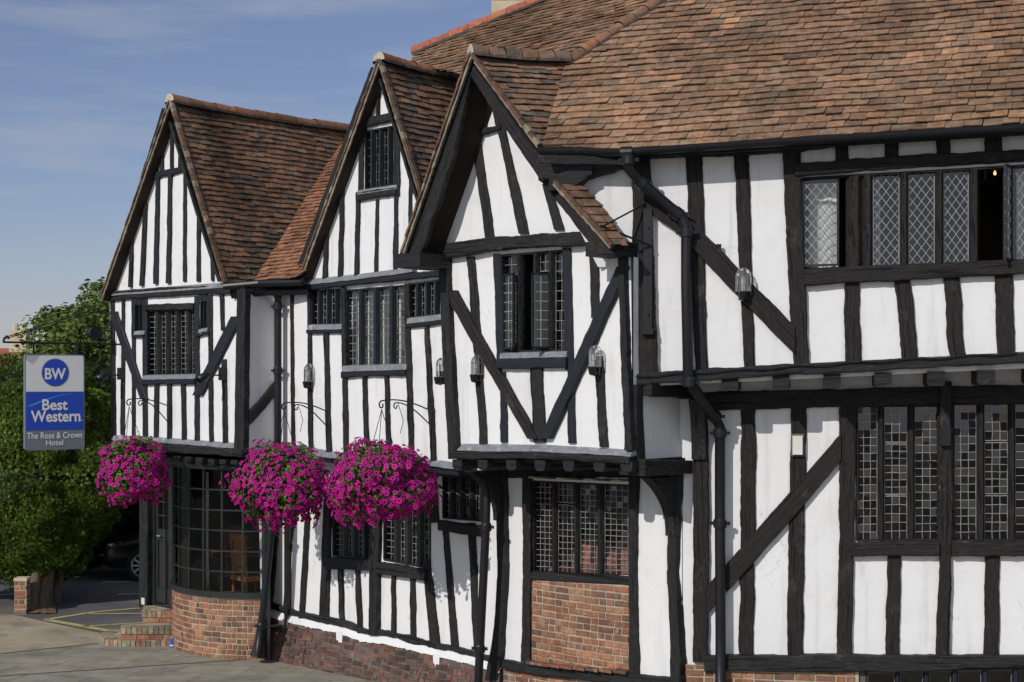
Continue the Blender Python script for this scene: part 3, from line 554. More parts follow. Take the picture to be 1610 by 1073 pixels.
beam('brace', C_up, [(711, 457, 20), (775, 572, 18), (842, 690, 16)], 'wood3', t=.055, ax='v'); beam('brace', C_up, [(983, 420, 17), (925, 550, 20), (862, 690, 17)], 'wood2', t=.055, ax='v')
beam('beam', C_up, [(786, 573, 15), (896, 571, 15)], 'wood2', t=.06)
cw1 = window(C_up, qC, [(816, 8), (842, 8), (866, 8)], 10, 2, lights=[None, 'open', [(0, .19, 2)], None], m='wood', cames='came', sill=(788, 893, 560, 557, 9), label='window with two casements hanging open in the near gable')
# top lights over the opened casements
def casement(W_, hx, y0, y1, wpx, ang, nx_, ny_, sgn, parent, style='rect', cm='came'):
    s0, zt = W_.hit(hx, y0); _, zb = W_.hit(hx, y1); wd = abs(W_.hit(hx+wpx, y0)[0]-s0); a = R(ang)
    e = W_.d*math.cos(a)*sgn+W_.n*math.sin(a); o0 = W_.W(s0, 0, .01); nn = e.cross(Vector((0, 0, 1)))
    P = lambda u, z, h=0: Vector((o0.x, o0.y, z))+e*u+nn*h
    fb = MB(); cb_ = MB(); gb = MB(); t = .022
    for (a0, a1, b0, b1) in ((0, wd, zb, zb+t), (0, wd, zt-t, zt), (0, t, zb, zt), (wd-t, wd, zb, zt)): fb.hexa([P(a0, b0, -.014), P(a1, b0, -.014), P(a1, b0, .014), P(a0, b0, .014), P(a0, b1, -.014), P(a1, b1, -.014), P(a1, b1, .014), P(a0, b1, .014)])
    gb.face([P(t, zb+t), P(wd-t, zb+t), P(wd-t, zt-t), P(t, zt-t)])
    if style == 'rect':
        for i in range(1, nx_): u = wd*i/nx_; cb_.tube([P(u, zb), P(u, zt)], .005, 5)
        for j in range(1, ny_): z = lerp(zb, zt, j/ny_); cb_.tube([P(0, z), P(wd, z)], .005, 5)
    else:
        for i in range(-ny_, nx_+ny_+1):
            for sg in (1, -1):
                pt = [(wd*((i+sg*v/40*ny_)/nx_), lerp(zt, zb, v/40)) for v in range(41) if -1e-6 <= (i+sg*v/40*ny_)/nx_ <= 1+1e-6]
                if len(pt) > 1: cb_.tube([P(*pt[0]), P(*pt[-1])], .0045, 5)
    f = fb.build('casement', M['wood2'], parent); gb.build('casement_glass', M['glass'], f); cb_.build('casement_leading', M[cm], f); return f
casement(C_up, 792, 432, 550, 26, 18, 2, 8, 1, cw1); casement(C_up, 866, 430, 548, 24, 62, 2, 8, -1, cw1)
flash(C_up, [(724, 704), (860, 706), (996, 714)], 9, o=.10); beam('jetty_beam', C_up, [(716, 716, 11), (860, 716, 10), (1000, 724, 11)], 'wood', t=.11)
for x in (768, 813, 858, 903, 951, 994, 728):
    y = 731+(x-768)*.012; s, z = C_up.hit(x, y); mb = MB(); bb = MB(); W2 = .075
    rows = [[C_up.W(s+q*W2, z+h, o) for q, h in ((-1, .06), (-1, -.02), (-.6, -.055), (.6, -.055), (1, -.02), (1, .06))] for o in (.10, .085, -.1, -.85)]
    mb.grid(rows); mb.face(rows[0]); mb.build('joist_end', M['wood'], inn)
soffit(C_up, 718, 998, 722, 728, .85)
sL = C_up.hit(704, 560)[0]; sR = C_up.hit(996, 560)[0]
vwall('side_wall', [C_up.W(sL, 3.06, 0), C_up.W(sL, 3.06, -.85), C_up.W(sL, 5.1, -.85), C_up.W(sL, 5.1, 0)])
rC = Wall(C_up.W(sR, 0)[:2], -48)
wallpoly('return_wall', rC, [(996, 395), (1010, 395), (1070, 600), (1070, 735), (996, 735)])
beam('post', rC, [(1001, 605, 10), (1004, 735, 14)], 'wood', t=.03, ax='v')
beam('bracket_arm', rC, [(998, 735, 26), (1040, 735, 24), (1073, 733, 20)], 'wood', t=.12, ax='h', inset=-.2)
room(C_up, 786, 898, 392, 640, 1.5)
# lower storey of C
qCl = (839, 993, 757, 764, 900, 908)
wallpoly('front_wall', C_low, [(782, 725), (1072, 725), (1072, 1100), (782, 1080)], [hole(qCl), [(846, 905), (990, 905), (990, 1040), (846, 1040)], [(838, 1066), (985, 1075), (985, 1095), (838, 1090)]])
beam('post', C_low, [(792, 740, 15), (795, 900, 13), (790, 985, 13), (778, 1085, 24)], 'wood', t=.07, ax='v')
beam('post', C_low, [(832, 738, 13), (833, 900, 12), (831, 1040, 14)], 'wood', t=.05, ax='v'); beam('post', C_low, [(1000, 738, 14), (998, 900, 10), (1001, 1062, 13)], 'wood', t=.05, ax='v')
beam('post', C_low, [(1066, 738, 15), (1062, 900, 14), (1067, 990, 15), (1070, 1100, 18)], 'wood', t=.07, ax='v')
beam('sill_beam', C_low, [(795, 1044, 14), (840, 1052, 15), (930, 1062, 15), (1060, 1073, 16)], 'wood', t=.07); beam('beam', C_low, [(798, 742, 18), (1070, 742, 18)], 'wood', t=.05)
window(C_low, qCl, [(871, 7), (906, 7), (943, 9)], 16, [4, 4, 4, 5], m='wood', lights=[None, [(0, .22, 3), (.25, 1, 11)], None, None], sill=(833, 994, 905, 913, 11, 'wood'), cames='came', label='leaded window with pink armchairs behind it over the brick panel')
# tiled head over the window
for i in range(7):
    mb = MB(); x = lerp(842, 972, i/6); s, z = C_low.hit(x, 751+i*.8, .1); mb.box(C_low.W(s, z, .06), .145, .16, .02, (C_low.d, C_low.n, Vector((0, 0, 1)))); mb.build('head_tile', M['mortar_dark' if i % 2 else 'mortar'], inn)
sx0, zb0 = C_low.hit(838, 1040); sx1, zb1 = C_low.hit(994, 1055); _, zt0 = C_low.hit(838, 912); _, zt1 = C_low.hit(994, 920)
bow_o = lambda u: .02+.05*math.sin(math.pi*min(1, max(0, (u-sx0)/(sx1-sx0))))**.7
bricks('brick_panel', lambda u, v, o: C_low.W(u, v, bow_o(u)+o), sx0, sx1, lambda u: lerp(zb0, zb1, (u-sx0)/(sx1-sx0)), lambda u: lerp(zt0, zt1, (u-sx0)/(sx1-sx0)), BP, label='orange brick panel bulging under the leaded window', prot=.009)
mb = MB()
for i in range(8):
    f = (i+.5)/8; s = lerp(sx0-.03, sx1, f); z = lerp(zb0, zb1, f)-.005; c = random.choice(BP); mb.box(C_low.W(s, z, bow_o(s)+.0), (sx1-sx0)/8-.012, .16, .035, (C_low.d, C_low.n, Vector((0, 0, 1))), tuple(q*.7 for q in c))
mb.build('brick_sill', M['brick'], inn)
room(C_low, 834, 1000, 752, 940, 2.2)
fC = lambda u: .52
bricks('plinth', lambda u, v, o: C_low.W(u, v, .0+o), C_low.hit(782, 1060)[0], C_low.hit(1075, 1060)[0], lambda u: -.02, lambda u: lerp(C_low.hit(795, 1050)[1], C_low.hit(1060, 1080)[1], (u)/2.6)-.02, BP)
def bracket(W_, base, Lh, Hh, th=.14, name='curved_bracket'):   # W_ perpendicular plane helper: curved knee from wall (s=0) outwards
    pass
def knee(Wf, px, ytop, ybot, reach, wd=.14, name='bracket', m='wood'):
    s, zt = Wf.hit(px, ytop); _, zb = Wf.hit(px, ybot); H = zt-zb; mb = MB(); rows = []; n = 12
    for i in range(n+1):
        f = i/n; z = zt-H*f; o_out = .10+(reach-.10)*(1-f)**2.4; rows.append([Wf.W(s-wd/2, z, 0), Wf.W(s-wd/2, z, o_out-.01), Wf.W(s-wd/2+.012, z, o_out), Wf.W(s+wd/2-.012, z, o_out), Wf.W(s+wd/2, z, o_out-.01), Wf.W(s+wd/2, z, 0)])
    mb.grid(rows, uvs=[[(i*.1, q*.07) for q in range(6)] for i in range(n+1)]); mb.face(rows[-1]); mb.face(rows[0][::-1]); return mb.build(name, M[m], inn)
knee(C_low, 790, 738, 818, .62); knee(C_low, 1062, 748, 842, .55)
# ================================================================== RANGE D (right wing)
qD = (1261, 1640, 281, 259, 424, 408)
wallpoly('front_wall', D_up, [(905, 236), (985, 238), (1700, 192), (1700, 575), (1007, 608), (985, 600), (985, 420)], [hole(qD)])
studs(D_up, [((1091, 243, 27), (1103, 585, 19)), ((1166, 238, 24), (1179, 582, 17))], 'wood3'); 
beam('post', D_up, [(1008, 240, 30), (1012, 400, 32), (1021, 600, 30)], 'wood3', t=.07, ax='v'); beam('post', D_up, [(1244, 236, 28), (1251, 400, 27), (1260, 580, 25)], 'wood3', t=.045, ax='v')
studs(D_up, [((1340, 440, 24), (1342, 575, 26)), ((1418, 436, 26), (1430, 573, 24)), ((1496, 432, 26), (1506, 572, 24)), ((1578, 426, 28), (1582, 570, 28)), ((1660, 420, 26), (1664, 568, 26))], 'wood3')
studs(D_up, [((1324, 222, 21), (1325, 262, 22)), ((1402, 218, 22), (1402, 258, 23)), ((1482, 214, 22), (1483, 254, 23)), ((1562, 208, 26), (1562, 250, 26)), ((1640, 205, 24), (1640, 246, 24))], 'wood3')
beam('brace', D_up, [(1014, 310, 40), (1065, 345, 42), (1130, 412, 44), (1190, 475, 44), (1250, 535, 44)], 'wood3', t=.06, ax='h')
beam('top_plate', D_up, [(1250, 268, 20), (1420, 256, 20), (1680, 242, 18)], 'wood3', t=.055)
beam('wall_plate', D_up, [(985, 246, 14), (1240, 236, 12), (1330, 226, 8), (1500, 212, 8), (1700, 200, 8)], 'wood3', t=.08)
beam('window_sill', D_up, [(1264, 438, 26), (1330, 433, 26), (1450, 429, 22), (1610, 421, 21), (1690, 417, 21)], 'wood3', t=.09, ax='h')
beam('jetty_beam', D_up, [(994, 598, 17), (1100, 590, 19), (1230, 582, 17), (1340, 577, 18), (1450, 571, 17), (1620, 562, 17), (1700, 558, 17)], 'wood', t=.10)
dw = window(D_up, qD, [(1343, 26), (1364, 17), (1421.5, 14), (1477, 14), (1532, 17), (1585, 14)], 8, [4, 1, 3, 3, 3, 1, 4], style='diamond', m='wood3', lights=['open', 'open', None, None, None, 'open', None], rec=.05, cw=.003, label='long lattice window of the upper right wing, two of its casements open')
# fix: first light is an opened casement with a narrow stile
casement(D_up, 1262, 286, 420, 58, 10, 4, 8, 1, dw, 'diamond'); casement(D_up, 1590, 262, 411, 34, 66, 3, 8, -1, dw, 'diamond')
for i, x in enumerate((1148, 1228, 1308, 1388, 1471, 1550, 1632)):
    y = 604-(x-1148)*.024; s, z = D_up.hit(x, y); mb = MB(); W2 = .085
    rows = [[D_up.W(s+q*W2, z+h, o) for q, h in ((-1, .08), (-1, -.05), (-.8, -.07), (.8, -.07), (1, -.05), (1, .08))] for o in (.05, .035, -.1, -.55)]
    mb.grid(rows); mb.face(rows[0]); mb.build('joist_end', M['wood'], inn)
a0, z0 = D_up.hit(1010, 596); a1, z1 = D_up.hit(1700, 560)
soffit(D_up, 1008, 1700, 590, 553, .02, name='jetty_soffit')
mb = MB(); mb.hexa([D_up.W(a0, z0+.0, 0), D_up.W(a1, z1+.0, 0), D_up.W(a1, z1+.0, -.62), D_up.W(a0, z0+.0, -.62), D_up.W(a0, z0+.06, 0), D_up.W(a1, z1+.06, 0), D_up.W(a1, z1+.06, -.62), D_up.W(a0, z0+.06, -.62)]); mb.build('jetty_soffit', M['plaster'], inn)
beam('log_end', rC, [(1006, 612, 26), (1040, 612, 28), (1072, 612, 26)], 'wood', t=.15, ax='h', wob=.015)
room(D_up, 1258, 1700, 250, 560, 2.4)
qD1 = (1347, 1475, 639, 638, 850, 849); qD2 = (1499, 1650, 636, 634, 850, 850); qD3 = (1350, 1640, 1064, 1056, 1095, 1090)
wallpoly('front_wall', D_low, [(1066, 596), (1700, 560), (1700, 1053), (1066, 1053)], [hole(qD1), hole(qD2)])
beam('top_plate', D_low, [(1085, 632, 30), (1200, 629, 29), (1400, 624, 29), (1700, 618, 30)], 'wood', t=.06)
beam('post', D_low, [(1101, 640, 25), (1103, 800, 25), (1102, 1040, 24)], 'wood3', t=.055, ax='v')
studs(D_low, [((1177, 640, 24), (1173, 1034, 23)), ((1256, 640, 25), (1250, 1034, 25))], 'wood3')
beam('post', D_low, [(1333, 636, 27), (1331, 850, 24), (1327, 1034, 24)], 'wood3', t=.04, ax='v')
beam('brace', D_low, [(1112, 943, 44), (1220, 822, 46), (1322, 703, 44)], 'wood3', t=.06, ax='h')
beam('post', D_low, [(1486, 634, 20), (1486, 850, 19), (1482, 1034, 21)], 'wood3', t=.06, ax='v')
studs(D_low, [((1406, 868, 21), (1403, 1034, 22)), ((1560, 868, 23), (1558, 1034, 24)), ((1645, 868, 22), (1645, 1034, 22))], 'wood3')
beam('window_sill', D_low, [(1337, 863, 21), (1400, 862, 21), (1476, 862, 22)], 'wood3', t=.085); beam('window_sill', D_low, [(1495, 863, 22), (1600, 862, 21), (1700, 862, 21)], 'wood3', t=.085)
beam('sill_beam', D_low, [(1108, 1042, 24), (1300, 1041, 26), (1440, 1042, 26), (1500, 1040, 22), (1520, 1038, 20), (1700, 1040, 18)], 'wood', t=.08)
window(D_low, qD1, [(1385, 11), (1432.5, 12)], 17, [3, 3, 3], m='wood3', lights=[None, [(0, .27, 4), (.285, .66, 7), (.675, 1, 5)], None], cames='came', label='three light leaded window at ground level beside the diagonal brace')
window(D_low, qD2, [(1542, 13), (1591, 12)], 17, [3, 3, 3], m='wood3', lights=[None, [(0, .27, 4), (.285, .66, 7), (.675, 1, 5)], None], cames='came', label='three light leaded window at ground level by the right edge')
beam('pendant_post', D_low, [(1485, 600, 18), (1485, 700, 17)], 'wood', t=.12, ax='v')
room(D_low, 1340, 1700, 632, 960, 2.4)
knee(D_low, 1100, 628, 722, .5, .16)
up_, uq_ = D_low.hit(1066, 1053)[0], D_low.hit(1700, 1053)[0]; ztop = D_low.hit(1300, 1053)[1]; uw0 = D_low.hit(1350, 1053)[0]
bricks('plinth', lambda u, v, o: D_low.W(u, v, .03+o), up_, uw0, lambda u: 0, lambda u: ztop, BP)
wallpoly('plinth', D_low, [(1350, 1051), (1700, 1051), (1700, 1160), (1350, 1160)], [[(1365, 1060), (1690, 1052), (1690, 1090), (1365, 1090)]], m='mortar_dark')
window(D_low, (1362, 1690, 1054, 1050, 1095, 1092), [(1411, 9), (1456, 10), (1501, 12), (1549, 12), (1597, 12), (1645, 12)], 1, 1, m='wood2'); room(D_low, 1358, 1695, 1050, 1100, 1)
# the right wing runs on a little past the frame
wallpoly('front_wall', D_up, [(1700, 192), (1950, 176), (1950, 560), (1700, 575)]); wallpoly('front_wall', D_low, [(1700, 560), (1950, 546), (1950, 1180), (1700, 1180)])
for x in (1730, 1815, 1900): studs(D_up, [((x, 190, 26), (x+3, 566, 26))], 'wood3'); studs(D_low, [((x-8, 620, 25), (x-8, 1034, 24))], 'wood3')
beam('jetty_beam', D_up, [(1700, 558, 17), (1950, 545, 17)], 'wood', t=.10); beam('top_plate', D_low, [(1700, 618, 30), (1950, 608, 30)], 'wood', t=.06); beam('sill_beam', D_low, [(1700, 1040, 20), (1950, 1040, 22)], 'wood', t=.08)
eu = D_up.hit(1950, 400)[0]; el_ = D_low.hit(1950, 400)[0]
mb = MB(); mb.face([D_up.W(eu, 3.9, 0), D_up.W(eu, 3.9, -5), D_up.W(eu, 6.2, -5), D_up.W(eu, 6.2, 0)]); mb.face([D_low.W(el_, 0, 0), D_low.W(el_, 0, -5), D_low.W(el_, 4.1, -5), D_low.W(el_, 4.1, 0)]); mb.build('side_wall', M['plaster'], inn)
# ================================================================== ground floor of A: doorway and bow window
wallpoly('front_wall', A_low, [(229, 700), (425, 720), (425, 1045), (229, 960)], [[(243, 740), (272, 742), (272, 952), (243, 950)], [(285, 735), (412, 745), (412, 1030), (285, 960)]], m='greenwood')
beam('door_post', A_low, [(234, 700, 13), (233, 955, 13)], 'wood', t=.09, ax='v'); beam('door_post', A_low, [(276, 712, 8), (276, 955, 8)], 'greenwood', t=.07, ax='v')
beam('fascia_beam', A_low, [(229, 708, 18), (330, 716, 20), (428, 726, 20)], 'wood', t=.06)
flash(A_low, [(284, 727), (345, 728), (414, 738)], 9, o=.50, m='greenwood', name='bow_head')
# door
ds0, dz1 = A_low.hit(243, 738); ds1, dz0 = A_low.hit(273, 952); dm = MB(); DP = lambda a, z, o: A_low.W(a, z, o)
def bx(mb, W_, s0, s1, z0, z1, o0, o1, col=None): mb.hexa([W_.W(s0, z0, o0), W_.W(s1, z0, o0), W_.W(s1, z0, o1), W_.W(s0, z0, o1), W_.W(s0, z1, o0), W_.W(s1, z1, o0), W_.W(s1, z1, o1), W_.W(s0, z1, o1)], col)
dw_ = ds1-ds0; dzz = [dz0, dz0+.22, dz0+.95, dz0+1.12, dz1-.08, dz1]
for a, b in ((0, 1), (2, 3), (4, 5)): bx(dm, A_low, ds0, ds1, dzz[a], dzz[b], -.08, -.03)
for a, b in ((0, .1), (.9, 1)): bx(dm, A_low, ds0+dw_*a, ds0+dw_*b, dzz[0]+.001, dzz[5]-.001, -.079, -.028)
bx(dm, A_low, ds0+dw_*.1, ds0+dw_*.9, dzz[1], dzz[2], -.07, -.05)
for k in (1, 2): bx(dm, A_low, ds0+dw_*(.1+.27*k)-.01, ds0+dw_*(.1+.27*k)+.01, dzz[3], dzz[4], -.07, -.035)
for k in (1, 2, 3): z = lerp(dzz[3], dzz[4], k/4); bx(dm, A_low, ds0+dw_*.1, ds0+dw_*.9, z-.01, z+.01, -.071, -.036)
door = dm.build('door', M['door'], inn); door['label'] = 'black panelled door with small glass panes'
gm = MB(); gm.face([DP(ds0+dw_*.1, dzz[3], -.06), DP(ds0+dw_*.9, dzz[3], -.06), DP(ds0+dw_*.9, dzz[4], -.06), DP(ds0+dw_*.1, dzz[4], -.06)]); gm.build('pane', M['glass'], door)
hm = MB(); hm.tube([DP(ds0+.1, dz0+1.02, -.03), DP(ds0+.1, dz0+1.02, .02), DP(ds0+.18, dz0+1.02, .02)], .01, 6); hm.build('handle', M['alloy'], door)
mb = MB(); bx(mb, A_low, ds0-.20, ds0-.11, dz0-.05, dz0+.05, .085, .11); mb.build('door_post_foot', M['white'], inn)
# bow
bs0 = A_low.hit(276, 900)[0]+.02; bs1 = A_low.hit(417, 940)[0]; cB = (bs0+bs1)/2; hB = (bs1-bs0)/2; sag = .50
RB = (hB*hB+sag*sag)/(2*sag); half = math.asin(hB/RB); LB = 2*half*RB
def bowp(u, v, o=0):
    a = -half+u/RB; return A_low.W(cB+math.sin(a)*(RB+o), v, math.cos(a)*(RB+o)-(RB-sag))
zs = .90; zt_ = A_low.hit(345, 733, .4)[1]
bricks('bow_wall', bowp, 0, LB, lambda u: -.02, lambda u: zs-.03, BP, header=False, bw=.16, label='curved orange brick wall under the bow window', prot=.007)
nb = 28; fmb = MB()
def arcbar(mb, z0, z1, o0, o1):
    mb.grid([[bowp(LB*i/nb, z0, o0), bowp(LB*i/nb, z0, o1), bowp(LB*i/nb, z1, o1), bowp(LB*i/nb, z1, o0)] for i in range(nb+1)], close=True)
arcbar(fmb, zs-.03, zs+.045, -.06, .045); arcbar(fmb, zt_-.05, zt_+.09, -.06, .03)
for u in (0.02, LB-.02): p = [bowp(u-.025, zs, -.04), bowp(u+.025, zs, -.04), bowp(u+.025, zs, .02), bowp(u-.025, zs, .02)]; fmb.hexa(p+[q+Vector((0, 0, zt_-zs)) for q in p])
bwn = fmb.build('bow_window', M['greenwood'], inn); bwn['label'] = 'curved shop window with a grid of small panes'
nc, nr = 8, 6
for i in range(1, nc): 
    u = LB*i/nc; p = [bowp(u-.011, zs+.045, -.025), bowp(u+.011, zs+.045, -.025), bowp(u+.011, zs+.045, .014), bowp(u-.011, zs+.045, .014)]; mb = MB(); mb.hexa(p+[q+Vector((0, 0, zt_-zs-.1)) for q in p]); mb.build('glazing_bar', M['greenwood'], bwn)
for j in range(1, nr): z = lerp(zs+.045, zt_-.05, j/nr); mb = MB(); arcbar(mb, z-.010, z+.010, -.024, .0125); mb.build('glazing_bar', M['greenwood'], bwn)
mb = MB()
for i in range(nc):
    for j in range(nr):
        z0, z1 = lerp(zs+.045, zt_-.05, j/nr), lerp(zs+.045, zt_-.05, (j+1)/nr); t = random.uniform(-.003, .003); u0_, u1_ = LB*i/nc, LB*(i+1)/nc
        mb.face([bowp(u0_, z0, -.005+t), bowp(u1_, z0, -.005-t), bowp(u1_, z1, -.005+t), bowp(u0_, z1, -.005-t)])
mb.build('pane', M['bowglass'], bwn)
mb = MB(); mb.face([bowp(LB*i/nb, zt_+.085) for i in range(nb+1)]); mb.build('bow_top', M['lead'], inn)
# dining room behind the bow
fl = .5
mb = MB(); q = lambda a, z, o: A_low.W(a, z, o)
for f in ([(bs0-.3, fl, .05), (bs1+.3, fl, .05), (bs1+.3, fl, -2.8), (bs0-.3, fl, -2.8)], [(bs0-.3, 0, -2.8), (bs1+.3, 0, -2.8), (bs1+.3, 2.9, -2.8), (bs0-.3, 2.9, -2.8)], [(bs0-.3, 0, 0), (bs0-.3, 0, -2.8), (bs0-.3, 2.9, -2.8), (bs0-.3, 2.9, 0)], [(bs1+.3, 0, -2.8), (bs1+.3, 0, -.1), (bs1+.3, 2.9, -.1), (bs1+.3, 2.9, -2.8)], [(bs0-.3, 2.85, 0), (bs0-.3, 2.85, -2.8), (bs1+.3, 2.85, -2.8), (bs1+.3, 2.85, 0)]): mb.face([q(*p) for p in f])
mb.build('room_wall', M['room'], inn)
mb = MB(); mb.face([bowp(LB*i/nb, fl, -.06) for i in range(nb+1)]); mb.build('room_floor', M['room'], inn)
# ================================================================== ROOFS
Z = Vector((0, 0, 1))
def gable_planes(W_, o, apex, le, re, dirn=None):
    a = W_.P(*apex, o); l = W_.P(*le, o); r = W_.P(*re, o); return a, l, r, -W_.n
# A
aA, lA, rA_, bA = gable_planes(A_up, .16, (268, 160), (160, 470), (353, 446))
SA = Slope(rA_, bA, aA); SAl = Slope(lA, bA, aA)
rdA = SA.P(541, 178); rdA = aA+bA*((rdA-aA).dot(bA))
# M1: front slope behind A and B
zE = B_up.P(437, 441, .3); M1 = Slope(zE, B_up.d, rdA)
vA = SA.P(352, 446)
e415 = SA.uv(SA.P(413, 442)); base_v = SA.uv(rA_)[1]
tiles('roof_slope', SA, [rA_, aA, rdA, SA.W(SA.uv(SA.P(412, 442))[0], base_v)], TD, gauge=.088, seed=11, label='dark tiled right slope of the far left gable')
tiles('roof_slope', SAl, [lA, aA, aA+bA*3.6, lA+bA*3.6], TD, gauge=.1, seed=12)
m1top = M1.uv(rdA)[1]
m1L = M1.uv(M1.P(405, 441)); m1R = M1.W(M1.uv(M1.P(476, 438))[0]+.35, M1.uv(M1.P(476, 440))[1])
u_r = M1.uv(M1.P(476, 438))[0]; u_l = M1.uv(M1.P(405, 442))[0]; v0 = M1.uv(M1.P(430, 441))[1]; u_ridge = M1.uv(rdA)[0]
tiles('roof_slope', M1, [M1.W(u_l-.05, v0, .004), M1.W(u_r-.12, v0, .004), M1.W(u_r+.25, m1top+.05, .004), M1.W(u_ridge-.05, m1top+.05, .004)], TO, gauge=.088, seed=13, label='orange tiled front slope between the two left gables')
ridge(aA+Z*.02-bA*.02, rdA+Z*.02, 9, .105, seed=4); ridge(rdA+Z*.0, M1.W(max(u_r+.25, u_ridge+.5), m1top+.05)+Z*.03, 3, .10, seed=6)
verge(rA_, aA, A_up.n, seed=1); verge(lA, aA, A_up.n, seed=2)
bm_ = beam
def barge(W_, o, pts, wd, m='wood', name='barge_board', th=.045):
    return beam(name, W_.off(o-th), pts, m, t=th, ax='v', inset=0, wob=.004)
beam('rafter', A_up, [(268, 172, 7), (222, 322, 9), (176, 458, 11)], 'wood', t=.10, ax='v'); beam('rafter', A_up, [(271, 176, 3), (313, 318, 3), (354, 444, 4)], 'wood', t=.10, ax='v')
# B
aB, lB, rB, bB = gable_planes(B_up, .16, (597, 95), (472, 440), (702, 438))
SB = Slope(rB, bB, aB); SBl = Slope(lB, bB, aB); rdB = SB.P(722, 120); rdB = aB+bB*((rdB-aB).dot(bB))
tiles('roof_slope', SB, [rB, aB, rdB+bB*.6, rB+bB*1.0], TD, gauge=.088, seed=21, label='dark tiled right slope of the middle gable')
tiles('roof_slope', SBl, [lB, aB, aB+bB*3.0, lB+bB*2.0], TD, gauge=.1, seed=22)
ridge(aB+Z*.02-bB*.02, rdB+bB*.6+Z*.02, 7, .105, seed=8); verge(rB, aB, B_up.n, seed=3); verge(lB, aB, B_up.n, seed=4)
beam('rafter', B_up, [(597, 108, 9), (548, 240, 10), (478, 432, 12)], 'wood', t=.10, ax='v'); beam('rafter', B_up, [(601, 112, 4), (661, 306, 4), (700, 420, 6)], 'wood', t=.10, ax='v')
# eaves between A and B: gutter board
mb = MB(); g0 = A_up.P(352, 451, .18)-A_up.n*0; g1 = B_up.P(476, 444, .22); gm_ = B_up.P(408, 446, .36)
for p, r_ in ((g0, gm_), (gm_, g1)): mb.tube([p, r_], .05, 10); mb.tube([p-Z*.1-A_up.n*.12, r_-Z*.1-A_up.n*.12], .06, 4)
mb.build('gutter', M['iron'], inn)
# C
OC = .38
aC, lC, rC_, bC = gable_planes(C_up, OC, (741, 86), (634, 398), (975, 398))
eD0 = D_up.P(985, 236, .28); eD1 = D_up.P(1610, 196, .28); pit = R(43)
uD = (eD1-eD0).normalized(); nbk = -D_up.n; SD = Slope(eD0, uD, eD0+nbk*math.cos(pit)+Z*math.sin(pit))
H1 = SD.P(893, 96); H2 = SD.P(1036, 0); H3 = H1+(H2-H1)*3
rdC = H1.copy(); SC = Slope(rC_, rdC-aC, aC); SCl = Slope(lC, rdC-aC, aC)
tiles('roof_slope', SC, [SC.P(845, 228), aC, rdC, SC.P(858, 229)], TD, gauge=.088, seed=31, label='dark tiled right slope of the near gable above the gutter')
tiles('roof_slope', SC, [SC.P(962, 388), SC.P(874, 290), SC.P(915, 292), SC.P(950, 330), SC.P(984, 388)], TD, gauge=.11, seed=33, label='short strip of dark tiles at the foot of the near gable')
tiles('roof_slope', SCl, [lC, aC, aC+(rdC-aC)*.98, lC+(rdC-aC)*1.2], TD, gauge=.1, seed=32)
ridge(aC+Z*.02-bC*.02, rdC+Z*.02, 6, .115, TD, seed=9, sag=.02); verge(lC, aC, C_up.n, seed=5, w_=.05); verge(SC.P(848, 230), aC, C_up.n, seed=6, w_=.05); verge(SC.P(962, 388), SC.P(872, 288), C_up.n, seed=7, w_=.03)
CO = C_up.off(OC-.06)
beam('barge_board', CO, [(742, 104, 16), (703, 250, 28), (676, 330, 32), (650, 400, 34)], 'wood', t=.05, ax='v', inset=0); beam('barge_board', CO, [(742, 104, 16), (800, 188, 22), (868, 285, 25), (958, 400, 26)], 'wood3', t=.05, ax='v', inset=0)
# boarded soffits of the overhang
def soff(S_, p0, p1, back, dep, w_=.05): 
    mb = MB(); n = -S_.n*dep; mb.hexa([p0+n, p1+n, p1+n+back, p0+n+back, p0+n*1.6, p1+n*1.6, p1+n*1.6+back, p0+n*1.6+back]); return mb.build('overhang_soffit', M['wood'], inn)
soff(SCl, lC, aC, bC*.40, .06); soff(SC, SC.P(852, 235), aC, bC*.38, .06); soff(SC, SC.P(962, 388), SC.P(852, 235), bC*.30, .06)
# purlin ends and corner blocks of the near gable
mb = MB(); s_, z_ = C_up.hit(672, 412, .2); mb.box(C_up.W(s_, z_, .25), .42, .55, .16, (C_up.d, C_up.n, Z)); mb.build('eaves_block', M['wood'], inn)
mb = MB(); s_, z_ = C_up.hit(962, 393, .15); mb.box(C_up.W(s_, z_, .15), .34, .45, .15, (C_up.d, C_up.n, Z)); mb.build('eaves_block', M['wood'], inn)
beam('eaves_beam', D_up, [(850, 262, 44), (915, 268, 36), (960, 262, 20), (1000, 250, 14)], 'wood', t=.12, ax='h', wob=.02)
beam('curved_brace', D_up, [(868, 292, 30), (905, 284, 28), (935, 270, 18)], 'wood', t=.17, ax='h', wob=.02)
wallpoly('front_wall', D_up, [(850, 240), (910, 238), (990, 420), (940, 420)], o=-.004)
# D slope
TP2 = TP
vtop = SD.uv(H3)[1]
vs_ = SC.P(852, 226)
tiles('roof_slope', SD, [SD.P(855, 230), eD0, SD.W((eD1-eD0).length*1.58, 0), SD.W((eD1-eD0).length*1.58, 4.4), H3, H1], TP2, gauge=.128, tw=.176, seed=41, lift=.025, shear=.2, label='big weathered clay tile slope of the right wing')
ridge(H1, H2+(H2-H1)*1.2, 16, .10, TO, seed=10, flat=.8, sag=0, ends=False, name='hip_tiles')
